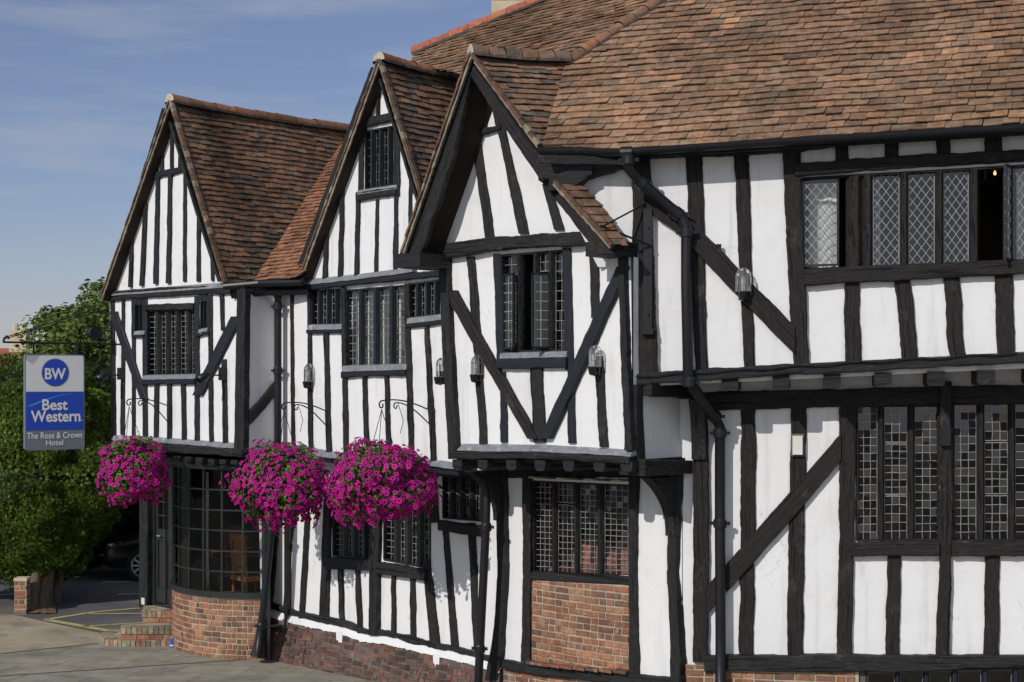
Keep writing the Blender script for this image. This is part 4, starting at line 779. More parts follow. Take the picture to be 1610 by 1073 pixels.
# M2: main slope behind gable C running left
SM = Slope(H1, B_up.d, H2); r0 = SM.P(650, 84); r1 = SM.P(862, 0); zr = (r0.z+r1.z)/2
print('CHK hip', H1, H2, 'SM n', SM.n, 'ridge', r0, r1, 'SD', SD.n, 'rdA', rdA, 'M1n', M1.n, 'SA', SA.n, 'SB', SB.n, 'SC', SC.n, 'aC', aC, 'rdC', rdC)
rx = r1+(r1-r0)*1.3
tiles('roof_slope', SM, [SM.P(648, 99), SM.P(728, 117), H1, H3, rx, r0], TP2, gauge=.12, seed=42, shear=.3, label='orange brown tiled slope behind the near gable')
ridge(r0-(r1-r0)*.0, rx, 16, .11, [(.36, .11, .06), (.28, .09, .055), (.40, .15, .08)], seed=12, sag=-.02)
# gutter of D
mb = MB(); gp = [D_up.P(848, 239, .36), D_up.P(985, 241, .36), D_up.P(1200, 227, .36), D_up.P(1610, 203, .36), D_up.P(1955, 180, .36)]
rows = []
for i, p in enumerate(gp):
    rows.append([p+D_up.n*(math.cos(a)*.06)+Z*(math.sin(a)*.062+.03) for a in [math.pi+q*math.pi/8 for q in range(9)]]+[p+D_up.n*.062+Z*.04, p+D_up.n*.05+Z*.04])
mb.grid(rows); mb.face(rows[0]); 
for p in (gp[1],): mb.tube([p+uD*-.06+Z*.0, p+uD*.06+Z*.0], .068, 12)
mb.build('gutter', M['iron'], inn)
mb = MB(); p0, p1 = D_up.P(985, 232, .2), D_up.P(1750, 186, .2); mb.hexa([p0-Z*.12, p1-Z*.12, p1-Z*.12+D_up.n*.05, p0-Z*.12+D_up.n*.05, p0+Z*.0, p1+Z*.0, p1+D_up.n*.05, p0+D_up.n*.05]); mb.build('fascia_board', M['wood'], inn)
mb = MB(); q0 = [D_up.W(D_up.hit(x, 240)[0], zz_, o) for x, zz_, o in ()]
e0 = D_up.P(985, 240, 0); e1 = D_up.P(1750, 192, 0); mb.face([e0, e1, p1-Z*.1, p0-Z*.1]); mb.build('eaves_soffit', M['wood'], inn)
# chimney
ch0 = SM.P(812, 20); ch0 = Vector((ray(812, 20).x*(ch0.y+.9), ch0.y+.9, 0)); zc = ch0.z
chz = CH+(HY-34)/F*ch0.y
bx_ = MB(); wch = .62
cb0 = (ch0.x, ch0.y)
def chf(u, v, o): return Vector((ch0.x-wch/2+u, ch0.y-.3-o, v))
def chs(u, v, o): return Vector((ch0.x-wch/2-o, ch0.y+.4-u, v))
def chr_(u, v, o): return Vector((ch0.x+wch/2+o, ch0.y-.3+u, v))
zA_ = CH+(HY-28)/F*ch0.y; zT = zA_+1.6
cpart = bricks('chimney', chf, 0, wch, lambda u: zA_+.12, lambda u: zT, BP, label='brick chimney stack on a stone base'); bricks('chimney_side', chs, 0, .7, lambda u: zA_+.12, lambda u: zT, BP, parent=inn); bricks('chimney_side', chr_, 0, .7, lambda u: zA_+.12, lambda u: zT, BP, parent=inn)
mb = MB(); mb.box((ch0.x, ch0.y+.05, zA_-.2), wch+.08, .8, .7); mb.build('chimney_base', M['stone'], inn)
# ================================================================== downpipes
def pipe(pts, r, collars=(), foot=False):
    mb = MB(); mb.tube(pts, r, 12)
    o = mb.build('downpipe', M['iron'], inn, smooth=True)
    for c in collars:
        cm_ = MB(); p, d = c; d = Vector(d).normalized(); cm_.tube([p-d*.05, p-d*.045, p+d*.03, p+d*.05], [r*1.0, r*1.28, r*1.28, r*1.05], 12)
        for s in (-1, 1): q = p+Vector((1, -.2, 0)).normalized()*s*(r*1.5); cm_.box(q, r*.8, r*.7, .035)
        cm_.build('pipe_collar', M['iron'], o)
    return o
B3 = B_up.off(.13)
p1 = B3.P(437, 458); p2 = B3.P(437, 690); p3 = B_low.off(.42).P(428, 760); p4 = B_low.off(.42).P(427, 835); p5 = B_low.off(.50).P(411, 985); p6 = B_low.off(.52).P(405, 1030)
pp = pipe([p1, B3.P(437, 500), B3.P(437, 600), p2, p3, p4, B_low.off(.46).P(420, 905), p5, p6], .05, [(B3.P(437, 482), Z), (B3.P(437, 583), Z), (p4, Z), (p5, Z)]); pp['label'] = 'black downpipe between the two left gables'
mb = MB(); mb.tube([B_low.off(.45).P(415, 955), B_low.off(.40).P(410, 1010), B_low.off(.42).P(407, 1033)], [.05, .09, .12], 8); mb.build('pipe_boot', M['iron'], inn)
mb = MB(); mb.tube([p1+Z*.06, p1-Z*.02, p1-Z*.1], [.09, .08, .05], 10); mb.build('hopper_head', M['iron'], inn)
Bp = B_low.off(.35); p = [Bp.P(757, 752), Bp.P(765, 775), Bp.P(764, 830), Bp.P(758, 950), Bp.P(752, 1073), Bp.P(749, 1120)]
pipe(p, .052, [(Bp.P(764, 829), Z), (Bp.P(754, 1020), Z)])['label'] = 'black downpipe left of the brick panel'
Dp = D_up.off(.13); Dd = D_up.off(.40); Dl = D_low.off(.13)
p = [Dd.P(988, 248), Dd.P(989, 266), D_up.off(.3).P(1003, 283), Dp.P(1070, 340), Dp.P(1079, 356), Dp.P(1079, 450), D_up.off(.15).P(1082, 590), D_up.off(.10).P(1092, 612), D_low.off(.2).P(1124, 655), Dl.P(1132, 672), Dl.P(1132, 830), Dl.P(1133, 1000), Dl.P(1133, 1160)]
pipe(p, .056, [(Dd.P(988, 252), Z), (D_up.off(.27).P(1010, 289), Vector((1, 0, -.8))), (Dp.P(1066, 337), Vector((1, 0, -.8))), (Dp.P(1079, 366), Z), (D_up.off(.15).P(1084, 601), Z), (D_low.off(.2).P(1124, 655), Vector((1, 0, -1))), (Dl.P(1132, 681), Z), (Dl.P(1132, 823), Z)])['label'] = 'black downpipe of the right wing that crosses the jetty'
# iron strap, tie rods, wire
mb = MB(); a0, z1 = D_up.hit(1022, 330); _, z0 = D_up.hit(1022, 522); a0 = D_up.hit(1020, 420)[0]; bx(mb, D_up, a0-.045, a0+.045, z0, z1, .08, .10); bx(mb, D_up, a0-.06, a0+.06, z0-.03, z0+.03, .08, .14)
for y in (358, 430, 494): q = D_up.P(1019, y, .10); mb.tube([q, q+D_up.n*.02], .014, 8)
mb.build('iron_strap', M['iron'], inn)
mb = MB(); mb.tube([D_up.P(1016, 320, .07), C_up.P(948, 356, .42)], .010, 6); mb.tube([D_up.P(1024, 387, .11), C_up.P(944, 355, .42)], .012, 6); mb.build('tie_rod', M['iron'], inn)
for (x, y) in ((1116, 388), (1130, 388)): mb = MB(); q = D_up.P(x, y, .065); mb.box(q, .05, .03, .05); mb.build('cable_clip', M['iron'], inn)
mb = MB(); pts = []
for i in range(60): x = lerp(1000, 1600, i/59); y = lerp(586, 549, i/59)+math.sin(i*.7)*1.5+6; pts.append(D_up.P(x, y, .125))
mb.tube(pts, .007, 5); mb.build('cable', M['iron'], inn)
# ================================================================== curtains and furniture seen through the glass
def curtain(W_, x0, x1, y0, y1, o, label, amp=.014, group=None):
    s0, z1 = W_.hit(x0, y0, o); s1, z0 = W_.hit(x1, y1, o); base = W_.W((s0+s1)/2, z0, o)
    n = 40; rows = []
    for j in range(9):
        f = j/8; z = lerp(z1, z0, f); rows.append([W_.W(lerp(s0, s1, i/n), z, o+amp*math.sin(i/n*(s1-s0)*38+nz(i*.2, j*.4)*1.5)*(.6+.4*f)) for i in range(n+1)])
    mb = MB(); mb.grid(rows); ob = mb.build('curtain', M['curtain'], smooth=True, org=base); tag(ob, label, 'curtain', group)
curtain(B_up, 548, 572, 448, 590, -.2, 'white net curtain at the left of the four light window in the middle gable', group='white curtains inside the windows')
curtain(B_up, 574, 596, 448, 590, -.2, 'white curtain in the second light from the left of the middle gable window', group='white curtains inside the windows')
curtain(B_up, 598, 612, 448, 590, -.2, 'white curtain in the third light from the left of the middle gable window', group='white curtains inside the windows')
curtain(B_up, 621, 642, 446, 590, -.2, 'white net curtain at the right of the four light window in the middle gable', group='white curtains inside the windows')
curtain(D_up, 1272, 1318, 278, 430, -.22, 'white curtain behind the opened lattice casement of the right wing', group='white curtains inside the windows')
curtain(D_up, 1598, 1650, 255, 420, -.22, 'white curtain at the right edge behind the lattice window', group='white curtains inside the windows')
curtain(A_low, 318, 328, 742, 960, -.35, 'pale narrow curtain drawn to the left inside the bow window', .02, group='white curtains inside the windows')
curtain(D_up, 1376, 1384, 258, 430, -.35, 'pale curtain edge behind the second lattice pane of the right wing', .02, group='white curtains inside the windows')
def wchair(px, py, yaw, label):
    b = A_low.P(px, py, -.75); b.z = .5; t = thing('dining_chair', b, label, 'chair', 'wooden chairs in the bow window'); e = Vector((math.cos(yaw), math.sin(yaw), 0)); f = Vector((-e.y, e.x, 0)); ax = (e, f, Z)
    mb = MB(); mb.box(b+Z*.46, .46, .44, .07, ax); mb.build('seat', M['oak'], t)
    for u, v, h in ((-.2, -.19, .45), (.2, -.19, .45), (-.2, .19, 1.08), (.2, .19, 1.08)): mb = MB(); mb.tube([b+e*u+f*v, b+e*u+f*v+Z*h*.5, b+e*u+f*(v*1.15)+Z*h], .022, 6); mb.build('leg', M['oak'], t)
    mb = MB(); mb.box(b+f*.2+Z*.84, .30, .025, .40, ax); mb.box(b+f*.21+Z*1.07, .46, .05, .10, ax); mb.box(b+f*.2+Z*.6, .40, .03, .05, ax); mb.build('backrest', M['oak'], t)
wchair(352, 950, R(-45), 'carved wooden chair nearest the middle of the bow window'); wchair(395, 950, R(130), 'wooden chair behind the right panes of the bow window')
b = A_low.P(385, 950, -1.2); b.z = .5; t = thing('dining_table', b, 'round wooden table inside the bow window', 'table'); mb = MB(); mb.tube([b+Z*.70, b+Z*.74], .5, 24); mb.build('tabletop', M['oak'], t); mb = MB(); mb.tube([b, b+Z*.05, b+Z*.08, b+Z*.4, b+Z*.70], [.28, .26, .05, .07, .05], 12); mb.build('pedestal', M['oak'], t)
def armchair(px, o, label, yaw=0):
    b = C_low.P(px, 900, o); b.z = C_low.hit(px, 905, o)[1]-.55; t = thing('armchair', b, label, 'armchair', 'armchairs behind the leaded window'); e = Vector((math.cos(yaw), math.sin(yaw), 0)); f = Vector((-e.y, e.x, 0))
    def cush(nm, c, sx, sy, sz):
        mb = MB(); rows = []
        for k in range(7):
            ph = k/6*math.pi; rr = max(.02, math.sin(ph))**.45; zz = -math.cos(ph)*sz/2; rows.append([b+Z*(c[2]+zz)+e*(c[0]+sx/2*rr*math.copysign(abs(math.cos(a))**.5, math.cos(a)))+f*(c[1]+sy/2*rr*math.copysign(abs(math.sin(a))**.5, math.sin(a))) for a in [q*math.pi/8 for q in range(16)]])
        mb.grid(rows, close=True); mb.face(rows[-1]); mb.build(nm, M['fabric'], t, smooth=True)
    cush('seat', (0, 0, .32), .62, .6, .3); cush('backrest', (0, .3, .62), .60, .18, .72); cush('arm', (-.34, 0, .45), .16, .6, .4); cush('arm', (.34, 0, .45), .16, .6, .4)
    for u, v in ((-.28, -.24), (.28, -.24), (-.28, .28), (.28, .28)): mb = MB(); mb.tube([b+e*u+f*v, b+e*u+f*v+Z*.2], .02, 6); mb.build('leg', M['oak'], t)
armchair(918, -.55, 'pink striped armchair in the middle of the leaded window', R(-30)); armchair(966, -.6, 'pink striped armchair at the right side of the leaded window', R(-50)); armchair(873, -.75, 'low pink armchair at the left side of the leaded window', R(20))
b = D_up.P(1549, 282, -1.2); t = thing('chandelier', b, 'small chandelier with two lit bulbs seen through the open casement', 'chandelier'); mb = MB(); mb.tube([b, b+Z*.35], .008, 6)
for s in (-1, 1): mb.tube([b, b+D_up.d*s*.05-Z*.04, b+D_up.d*s*.10, b+D_up.d*s*.10+Z*.04], .006, 5)
mb.build('frame', M['oak'], t)
for s in (-1, 1): mb = MB(); q = b+D_up.d*s*.10+Z*.04; mb.tube([q, q+Z*.02, q+Z*.05], [.01, .018, .004], 8); mb.build('bulb', M['bulb'], t)
# ================================================================== wall lanterns
def lantern(W_, px, py, wpx, hpx, label, o=.02):
    s, z = W_.hit(px, py, .1); wd = wpx/F*W_.P(px, py).y*.88; h = hpx/F*W_.P(px, py).y*.92; b = W_.W(s, z-h/2-.05, 0); t = thing('wall_lantern', b, label, 'wall light', 'arched wall lanterns on the front')
    P = lambda a, zz, oo: W_.W(s+a, zz, oo+o)
    mb = MB(); zb = z-h/2
    mb.tube([P(0, zb-.07, 0.02), P(0, zb-.06, .07), P(0, zb, .08)], [.035, .045, .05], 10); mb.hexa([P(-wd*.32, zb-.09, 0), P(wd*.32, zb-.09, 0), P(wd*.32, zb-.09, .03), P(-wd*.32, zb-.09, .03), P(-wd*.32, zb+.07, 0), P(wd*.32, zb+.07, 0), P(wd*.32, zb+.07, .03), P(-wd*.32, zb+.07, .03)])
    mb.build('bracket', M['iron'], t)
    def prof(k, e=0):   # arched bay front : angle k in [0,1] round the half cylinder
        a = math.pi*k; return (-math.cos(a)*(wd/2+e), .02+math.sin(a)*(wd*.55+e))
    fr = MB(); gl = MB(); hc = h*.62; K = 6
    cols = []
    for i in range(K+1):
        a, oo = prof(i/K); col_ = [P(a, zb, oo), P(a, zb+hc, oo)]
        for j in range(1, 5): q = math.pi/2*j/4; col_.append(P(a*math.cos(q), zb+hc+(h-hc)*math.sin(q), .02+(oo-.02)*math.cos(q)))
        cols.append(col_); fr.tube(col_, .0042, 5)
    gl.grid(cols); fr.tube([c[0] for c in cols], .007, 5); fr.tube([c[1] for c in cols], .005, 5)
    fr.build('frame', M['came_dark'], t); gl.build('glass', M['lampglass'], t)
    mb = MB(); q = P(0, zb+.01, .06); mb.tube([q, q+Z*.05, q+Z*.06, q+Z*h*.55, q+Z*h*.6], [.018, .018, .026, .026, .01], 8); mb.build('lamp_fitting', M['bulbglass'], t)
lantern(B_up, 481, 586, 18, 30, 'small arched glass lantern on the white wall left of the curtained window')
lantern(B_up, 699, 578, 17, 32, 'arched glass lantern beside the corner post, left one of the close pair', o=.14)
lantern(C_up, 745, 574, 22, 32, 'arched glass lantern under the left brace of the near gable')
lantern(C_up, 935, 560, 24, 36, 'arched glass lantern on the right brace of the near gable', o=.06)
lantern(D_up, 1169, 440, 28, 40, 'largest arched glass lantern on the long diagonal brace of the right wing', o=.07)
b = D_low.P(1254, 718, .03); t = thing('bulkhead_light', b, 'rectangular pale bulkhead light on the stud above the lower brace', 'wall light')
s, z = D_low.hit(1254, 700, .05); mb = MB(); bx(mb, D_low, s-.07, s+.07, z-.12, z+.12, .03, .07); mb.build('housing', M['mortar_dark'], t); mb = MB(); bx(mb, D_low, s-.052, s+.052, z-.10, z+.10, .07, .10); mb.build('diffuser', M['bulbglass'], t)
def spot(W_, px, py, dx, label, grp='black spotlights beside the left gable window'):
    b = W_.P(px, py, .03); t = thing('spotlight', b, label, 'spotlight', grp); mb = MB(); s, z = W_.hit(px, py, .03); bx(mb, W_, s-.045, s+.045, z-.09, z+.09, .03, .09); mb.build('mount', M['iron'], t)
    q = W_.W(s, z-.02, .09); tip = q+W_.n*.22; mb = MB(); mb.tube([q, tip], .012, 6); mb.build('arm', M['iron'], t); mb = MB(); dd = Vector((-.5, -.4, -.35)).normalized(); mb.tube([tip-dd*.04, tip, tip+dd*.14, tip+dd*.145], [.03, .055, .06, .04], 10); mb.build('head', M['iron'], t, smooth=True)
spot(A_up, 192, 588, -1, 'black spotlight on the left corner stud of the far left gable'); spot(A_up, 352, 588, -1, 'black spotlight on the stud right of the right hand brace of the far left gable')
# ================================================================== hanging baskets
def bracket_iron(W_, px, ytop, ybot, tipx, label, o=.03):
    s, z1 = W_.hit(px, ytop, o); _, z0 = W_.hit(px, ybot, o); r = ray(tipx, ytop+10); P0 = W_.W(s, 0, 0); lo, hi = 0, 3
    for _ in range(40):
        m_ = (lo+hi)/2; q = W_.W(s, 0, m_); (lo, hi) = (m_, hi) if CX+F*q.x/q.y > tipx else (lo, m_)
    Lh = lo; P = lambda oo, z: W_.W(s, z, oo); b = P(o, z0); mb = MB(); hgt = Lh*.13
    arc = [P(o+(Lh-o)*f, z1+hgt*math.sin(f*math.pi*.62)*1.35-.0) for f in [i/14 for i in range(15)]]
    c0 = arc[-1]; zc_ = c0.z; curl = [P(Lh+.045*math.sin(a)*(1-a/9), zc_-.05+.05*math.cos(a)*(1-a/9)) for a in [i*.45 for i in range(1, 13)]]
    mb.tube(arc+curl, .009, 6)
    arc2 = [P(o+(Lh*.74-o)*f, lerp(z0, z1+hgt*1.05, math.sin(f*math.pi/2)**1.1)) for f in [i/12 for i in range(13)]]
    c1 = arc2[-1]; curl2 = [P(Lh*.74+.04*math.sin(a)*(1-a/9), c1.z-.042+.042*math.cos(a)*(1-a/9)) for a in [i*.45 for i in range(1, 13)]]; mb.tube(arc2+curl2, .008, 6)
    mb.tube([P(o, z0-.06), P(o, z1+.05)], .012, 6); mb.tube([P(Lh*.70, z1+hgt), P(Lh*.60, z1-.10), P(Lh*.66, z1-.25)], .004, 5)
    ob = mb.build('basket_bracket', M['iron'], org=b); tag(ob, label, 'bracket', 'scrolled iron basket brackets'); return P(Lh, zc_-.10)
def basket(tip, cpx, cpy, rpx, hpx, label, seed, nf, bald=.0):
    rnd = random.Random(seed); Y = tip.y; c = Vector((ray(cpx, cpy).x*Y, Y, CH-(cpy-HY)/F*Y)); rx = rpx/F*Y; rz = hpx/F*Y
    t = thing('hanging_flower_basket', c, label, 'flower basket', 'hanging petunia baskets along the front')
    mb = MB(); rows = [[c+Vector((math.cos(a)*.24*math.sin(ph), math.sin(a)*.24*math.sin(ph), -.10-.20*math.cos(ph) if ph < 1.57 else -.1)) for a in [q*math.pi/8 for q in range(16)]] for ph in (0.05, .5, 1, 1.4, 1.6)]
    mb.grid(rows, close=True); mb.build('basket_liner', M['bark'], t)
    for k in range(3):
        a = k*2.1+.4; e = c+Vector((math.cos(a)*.24, math.sin(a)*.24, rz*.35)); mb = MB(); mb.tube([tip]+[tip.lerp(e, j/8)+Vector((0, 0, -.01 if j % 2 else .0)) for j in range(1, 9)], .0045, 5); mb.build('chain', M['iron'], t)
    def rad(d): return 1+.34*nz(d.x*1.6+seed, d.y*1.7, d.z*1.7)+.12*nz(d.x*5, d.y*5+seed, d.z*5)
    core = MB(); N1, N2 = 14, 22; rows = []
    for i in range(N1+1):
        ph = math.pi*i/N1; rows.append([])
        for j in range(N2):
            d = Vector((math.sin(ph)*math.cos(2*math.pi*j/N2), math.sin(ph)*math.sin(2*math.pi*j/N2), math.cos(ph))); q = rad(d)*.80; rows[-1].append(c+Vector((d.x*rx*q, d.y*rx*q*.95, d.z*rz*q)))
    core.grid(rows, (.018, .03, .008), close=True); core.build('foliage_core', M['leaf'], t)
    lv = MB(); fl_ = MB()
    def rdir():
        while True:
            d = Vector((rnd.gauss(0, 1), rnd.gauss(0, 1), rnd.gauss(0, 1)))
            if d.length > .1: return d.normalized()
    for _ in range(int(nf*4)):
        d = rdir(); q = rad(d)*rnd.uniform(.78, .99); p = c+Vector((d.x*rx*q, d.y*rx*q*.95, d.z*rz*q)); nn = (d+rdir()*.8).normalized(); a = nn.cross(rdir()).normalized(); b = nn.cross(a); s = rnd.uniform(.018, .034); k = rnd.uniform(.7, 1.3)
        g = rnd.choice([(.07, .14, .02), (.10, .19, .03), (.045, .10, .018), (.14, .22, .05)]); g = tuple(x*k for x in g)
        lv.face([p-a*s, p+b*s*.5+nn*s*.15, p+a*s*1.1, p-b*s*.5+nn*s*.15], g)
    trails = []
    for _ in range(16):
        a = rnd.uniform(0, 6.28); p = c+Vector((math.cos(a)*rx*rnd.uniform(.35, .85), math.sin(a)*rx*rnd.uniform(.35, .85), -rz*rnd.uniform(.55, .8))); ln = rnd.uniform(.06, .2); o_ = Vector((math.cos(a), math.sin(a), 0))
        for j in range(9):
            q_ = p+o_*.05*math.sin(j*.4)+Vector((rnd.uniform(-.01, .01), rnd.uniform(-.01, .01), -ln*j/8)); s = rnd.uniform(.015, .028); nn = Vector((rnd.uniform(-1, 1), -1, rnd.uniform(-.2, .8))).normalized(); a2 = nn.cross(rdir()).normalized(); b2 = nn.cross(a2)
            lv.face([q_-a2*s, q_+b2*s*.5, q_+a2*s, q_-b2*s*.5], (.06, .11, .02)); lv.face([q_+Vector((-.003, 0, 0)), q_+Vector((.003, 0, 0)), q_+Vector((.003, 0, -ln/8)), q_+Vector((-.003, 0, -ln/8))], (.05, .08, .02))
            if rnd.random() < .6: trails.append(q_)
    lv.build('foliage', M['leaf'], t)
    cnt = 0; tries = 0
    while cnt < nf and tries < nf*6:
        tries += 1; d = rdir()
        if d.z > .35 and nz(d.x*2.4+seed*3, d.y*2.4, 4) > .12+bald*-.4+(.9-d.z)*.4 and rnd.random() < .7: continue
        q = rad(d)*rnd.uniform(.95, 1.07)+(.05 if rnd.random() < .12 else 0); p = c+Vector((d.x*rx*q, d.y*rx*q*.95, d.z*rz*q)); 
        if trails: p = trails.pop()
        elif d.z < -.55 and rnd.random() < .3: p.z -= rnd.uniform(0, .10)
        nn = (d*.9+Vector((-.25, -.45, .45))*.7+rdir()*.45).normalized(); a = nn.cross(Z).normalized(); b = nn.cross(a); s = rnd.uniform(.021, .038); ph = rnd.uniform(0, 6.28)
        base = rnd.choice([(.36, .006, .16), (.30, .005, .14), (.44, .015, .22), (.33, .008, .19)]); k = rnd.uniform(.8, 1.15); base = tuple(x*k for x in base); dark = tuple(x*.35 for x in base)
        i0 = len(fl_.v); fl_.v.append(p-nn*s*.55); ring = 10
        for q_ in range(ring):
            an = ph+q_*2*math.pi/ring; rr = s*(1.0 if q_ % 2 == 0 else .86); fl_.v.append(p+(a*math.cos(an)+b*math.sin(an))*rr*.38-nn*s*.06)
        for q_ in range(ring):
            an = ph+q_*2*math.pi/ring; rr = s*(1.05 if q_ % 2 == 0 else .84); fl_.v.append(p+(a*math.cos(an)+b*math.sin(an))*rr-nn*s*(.02 if q_ % 2 else .16)*rnd.uniform(.5, 1.5))
        for q_ in range(ring):
            r2 = (q_+1) % ring; fl_.f.append((i0, i0+1+q_, i0+1+r2)); fl_.c.append(dark); fl_.uv.append(None); fl_.f.append((i0+1+q_, i0+1+ring+q_, i0+1+ring+r2, i0+1+r2)); fl_.c.append(base); fl_.uv.append(None)
        cnt += 1
    fl_.build('blossom', M['flower'], t)['kind'] = 'stuff'
tp = bracket_iron(A_up, 268, 640, 668, 203, 'scrolled iron bracket on the far left gable above the smallest flower basket'); basket(tp, 206, 738, 55, 48, 'smallest magenta petunia basket, hanging at the far left corner by the door', 3, 1050)
tp = bracket_iron(B_up, 516, 648, 672, 447, 'scrolled iron bracket left of the middle, above the flower basket by the downpipe'); basket(tp, 444, 757, 70, 61, 'magenta petunia basket with a bare green top, hanging in the middle of the three', 5, 1500, .3)
tp = bracket_iron(B_up, 681, 648, 672, 600, 'scrolled iron bracket near the corner post, above the largest flower basket'); basket(tp, 600, 756, 82, 61, 'largest magenta petunia basket, the one nearest the near gable', 9, 1800, .1)
# ================================================================== projecting sign
SG = Wall(A_up.P(179, 600)[:2], -46)
armL = SG.P(5, 545); armR = SG.P(179, 543)
t = thing('sign_bracket', SG.P(176, 548), 'long wrought iron bracket and stay rods carrying the hotel sign', 'bracket')
mb = MB(); z = armR.z; armL.z = z = SG.P(90, 540).z; armR.z = z; mb.tube([armL, armR], .016, 6); mb.tube([armL+Z*.01, armL+Z*.05-SG.d*-.02, armL+Z*.09+SG.d*.05, armL+Z*.05+SG.d*.09], .016, 6); mb.build('arm', M['iron'], t)
mb = MB(); mb.tube([armL+Z*.06, SG.P(160, 483)], .008, 5); mb.build('stay_rod', M['iron'], t); mb = MB(); mb.tube([armL+Z*.04, SG.P(170, 484)+A_up.d*.15], .007, 5); mb.build('stay_rod', M['iron'], t)
mb = MB(); ac = [A_up.P(205, 538, .03)+SG.d*-.0]; b0 = A_up.P(208, 538, .04)
mb.tube([armR+A_up.d*0, armR+A_up.d*.32], .014, 6)
for k, (r0_, cx_, cz_) in enumerate(((.10, -.12, .12), (.16, -.05, .2))): mb.tube([armR+SG.d*(cx_+r0_*math.cos(a)*(1-a/14))+Z*(cz_+r0_*math.sin(a)*(1-a/14)) for a in [i*.4 for i in range(18)]], .007, 5)
mb.build('scroll', M['iron'], t)
SGa = SG; cc = SG.P(87, 545); SG = Wall((cc.x, cc.y), -37); zt0_ = z
sg0, zg1 = SG.hit(38, 557); sg1, zg0 = SG.hit(132, 706); sw = sg1-sg0; sh = zg1-zg0; ctr = SG.W((sg0+sg1)/2, zg0, 0)
sgn = thing('hanging_sign', ctr, 'blue and grey hotel sign board hanging from the iron bracket in front of the hedge', 'sign')
def rrect(x0, x1, y0, y1, r, n=6):
    out = []
    for cx, cy, a0 in ((x1-r, y0+r, -90), (x1-r, y1-r, 0), (x0+r, y1-r, 90), (x0+r, y0+r, 180)):
        for i in range(n+1): a = R(a0+90*i/n); out.append((cx+r*math.cos(a), cy+r*math.sin(a)))
    return out
def plate(name, pts, o0, o1, m, par):
    Wp = SG; mb = MB(); f = [Wp.W(a, b, o1) for a, b in pts]; k = [Wp.W(a, b, o0) for a, b in pts]; mb.face(f); mb.face(k[::-1]); mb.grid([f, k], close=True); return mb.build(name, M[m], par)
plate('board', rrect(sg0, sg1, zg0, zg1, .045), -.03, .03, 'signgrey', sgn)
zz1 = SG.hit(85, 616)[1]; zz0 = SG.hit(85, 676)[1]; e = .018
plate('upper_panel', rrect(sg0+e, sg1-e, zz1, zg1-e, .03)[0:1]+[(sg1-e, zz1)]+rrect(sg0+e, sg1-e, zz1, zg1-e, .03)[7:21]+[(sg0+e, zz1)], .03, .034, 'signwhite', sgn)
plate('blue_panel', [(sg0+e, zz0), (sg1-e, zz0), (sg1-e, zz1-.008), (sg0+e, zz1-.008)], .03, .034, 'signblue', sgn)
sw_ = [(sg0+e, lerp(zz0, zz1, .62))]+[(lerp(sg0+e, sg1-e, f), lerp(zz0, zz1, .62+.34*math.sin(f*math.pi/2*1.1))) for f in [i/10 for i in range(1, 9)]]+[(lerp(sg0+e, sg1-e, f), lerp(zz0, zz1, .55+.40*math.sin(f*math.pi/2*1.1))) for f in [i/10 for i in range(8, 0, -1)]]
plate('swoosh', sw_, .034, .036, 'signblue2', sgn)
cxs = (sg0+sg1)/2+.0; czs = SG.hit(85, 586)[1]; rr_ = (SG.hit(107, 586)[0]-SG.hit(64, 586)[0])/2
circ = lambda r, n=40: [(cxs+r*math.cos(2*math.pi*i/n), czs+r*(rr_ and 1)*math.sin(2*math.pi*i/n)) for i in range(n)]
# the board is seen at an angle, the roundel is wide enough to read round in the photograph
circ = lambda rs, rz_, n=40: [(cxs+rs*math.cos(2*math.pi*i/n), czs+rz_*math.sin(2*math.pi*i/n)) for i in range(n)]
rzr = (SG.hit(85, 564)[1]-SG.hit(85, 608)[1])/2
plate('roundel_rim', circ(rr_*1.0, rzr*1.0), .034, .037, 'signgrey', sgn); plate('roundel', circ(rr_*.94, rzr*.94), .037, .040, 'signblue', sgn)
xs = rr_/rzr   # horizontal stretch of lettering on the board
def text(body, px0, px1, py0, py1, o, m, bold=.0, name='lettering', ital=0):
    cu = bpy.data.curves.new('t', 'FONT'); cu.body = body; cu.size = 1; cu.align_x = 'LEFT'; cu.resolution_u = 4; cu.offset = bold; cu.shear = ital
    to = bpy.data.objects.new('t', cu); COL.objects.link(to); dg = bpy.context.evaluated_depsgraph_get(); me = bpy.data.meshes.new_from_object(to.evaluated_get(dg))
    bpy.data.objects.remove(to); xs_ = [v.co.x for v in me.vertices]; ys_ = [v.co.y for v in me.vertices]; x0, x1, y0, y1 = min(xs_), max(xs_), min(ys_), max(ys_)
    a0, b1 = SG.hit(px0, py0); a1, b0 = SG.hit(px1, py1); mb = MB(); mb.v = [SG.W(lerp(a0, a1, (v.co.x-x0)/(x1-x0)), lerp(b0, b1, (v.co.y-y0)/(y1-y0)), o) for v in me.vertices]
    for p in me.polygons: mb.f.append(tuple(p.vertices)); mb.c.append((1, 1, 1)); mb.uv.append(None)
    ob = mb.build(name, M[m], sgn); return ob
text('BW', 69, 102, 579, 597, .0425, 'signwhite', .03); text('Best', 65, 105, 628, 645, .0385, 'signwhite', .025); text('Western', 47, 125, 646, 663, .0385, 'signwhite', .025); text('.', 126, 128, 660, 662, .0385, 'signwhite', .02)
text('The Rose & Crown', 41, 128, 680.5, 688.5, .036, 'signwhite', .012); text('Hotel', 71, 98, 692, 700, .036, 'signwhite', .012)
SG = SG
for px_ in (53, 118):
    q = SG.P(px_, 557); tq = SGa.P(px_, 545); mb = MB(); mb.tube([q-Z*.03, q.lerp(tq, .5), Vector((tq.x, tq.y, z))], .012, 6); mb.build('hanger', M['iron'], sgn)
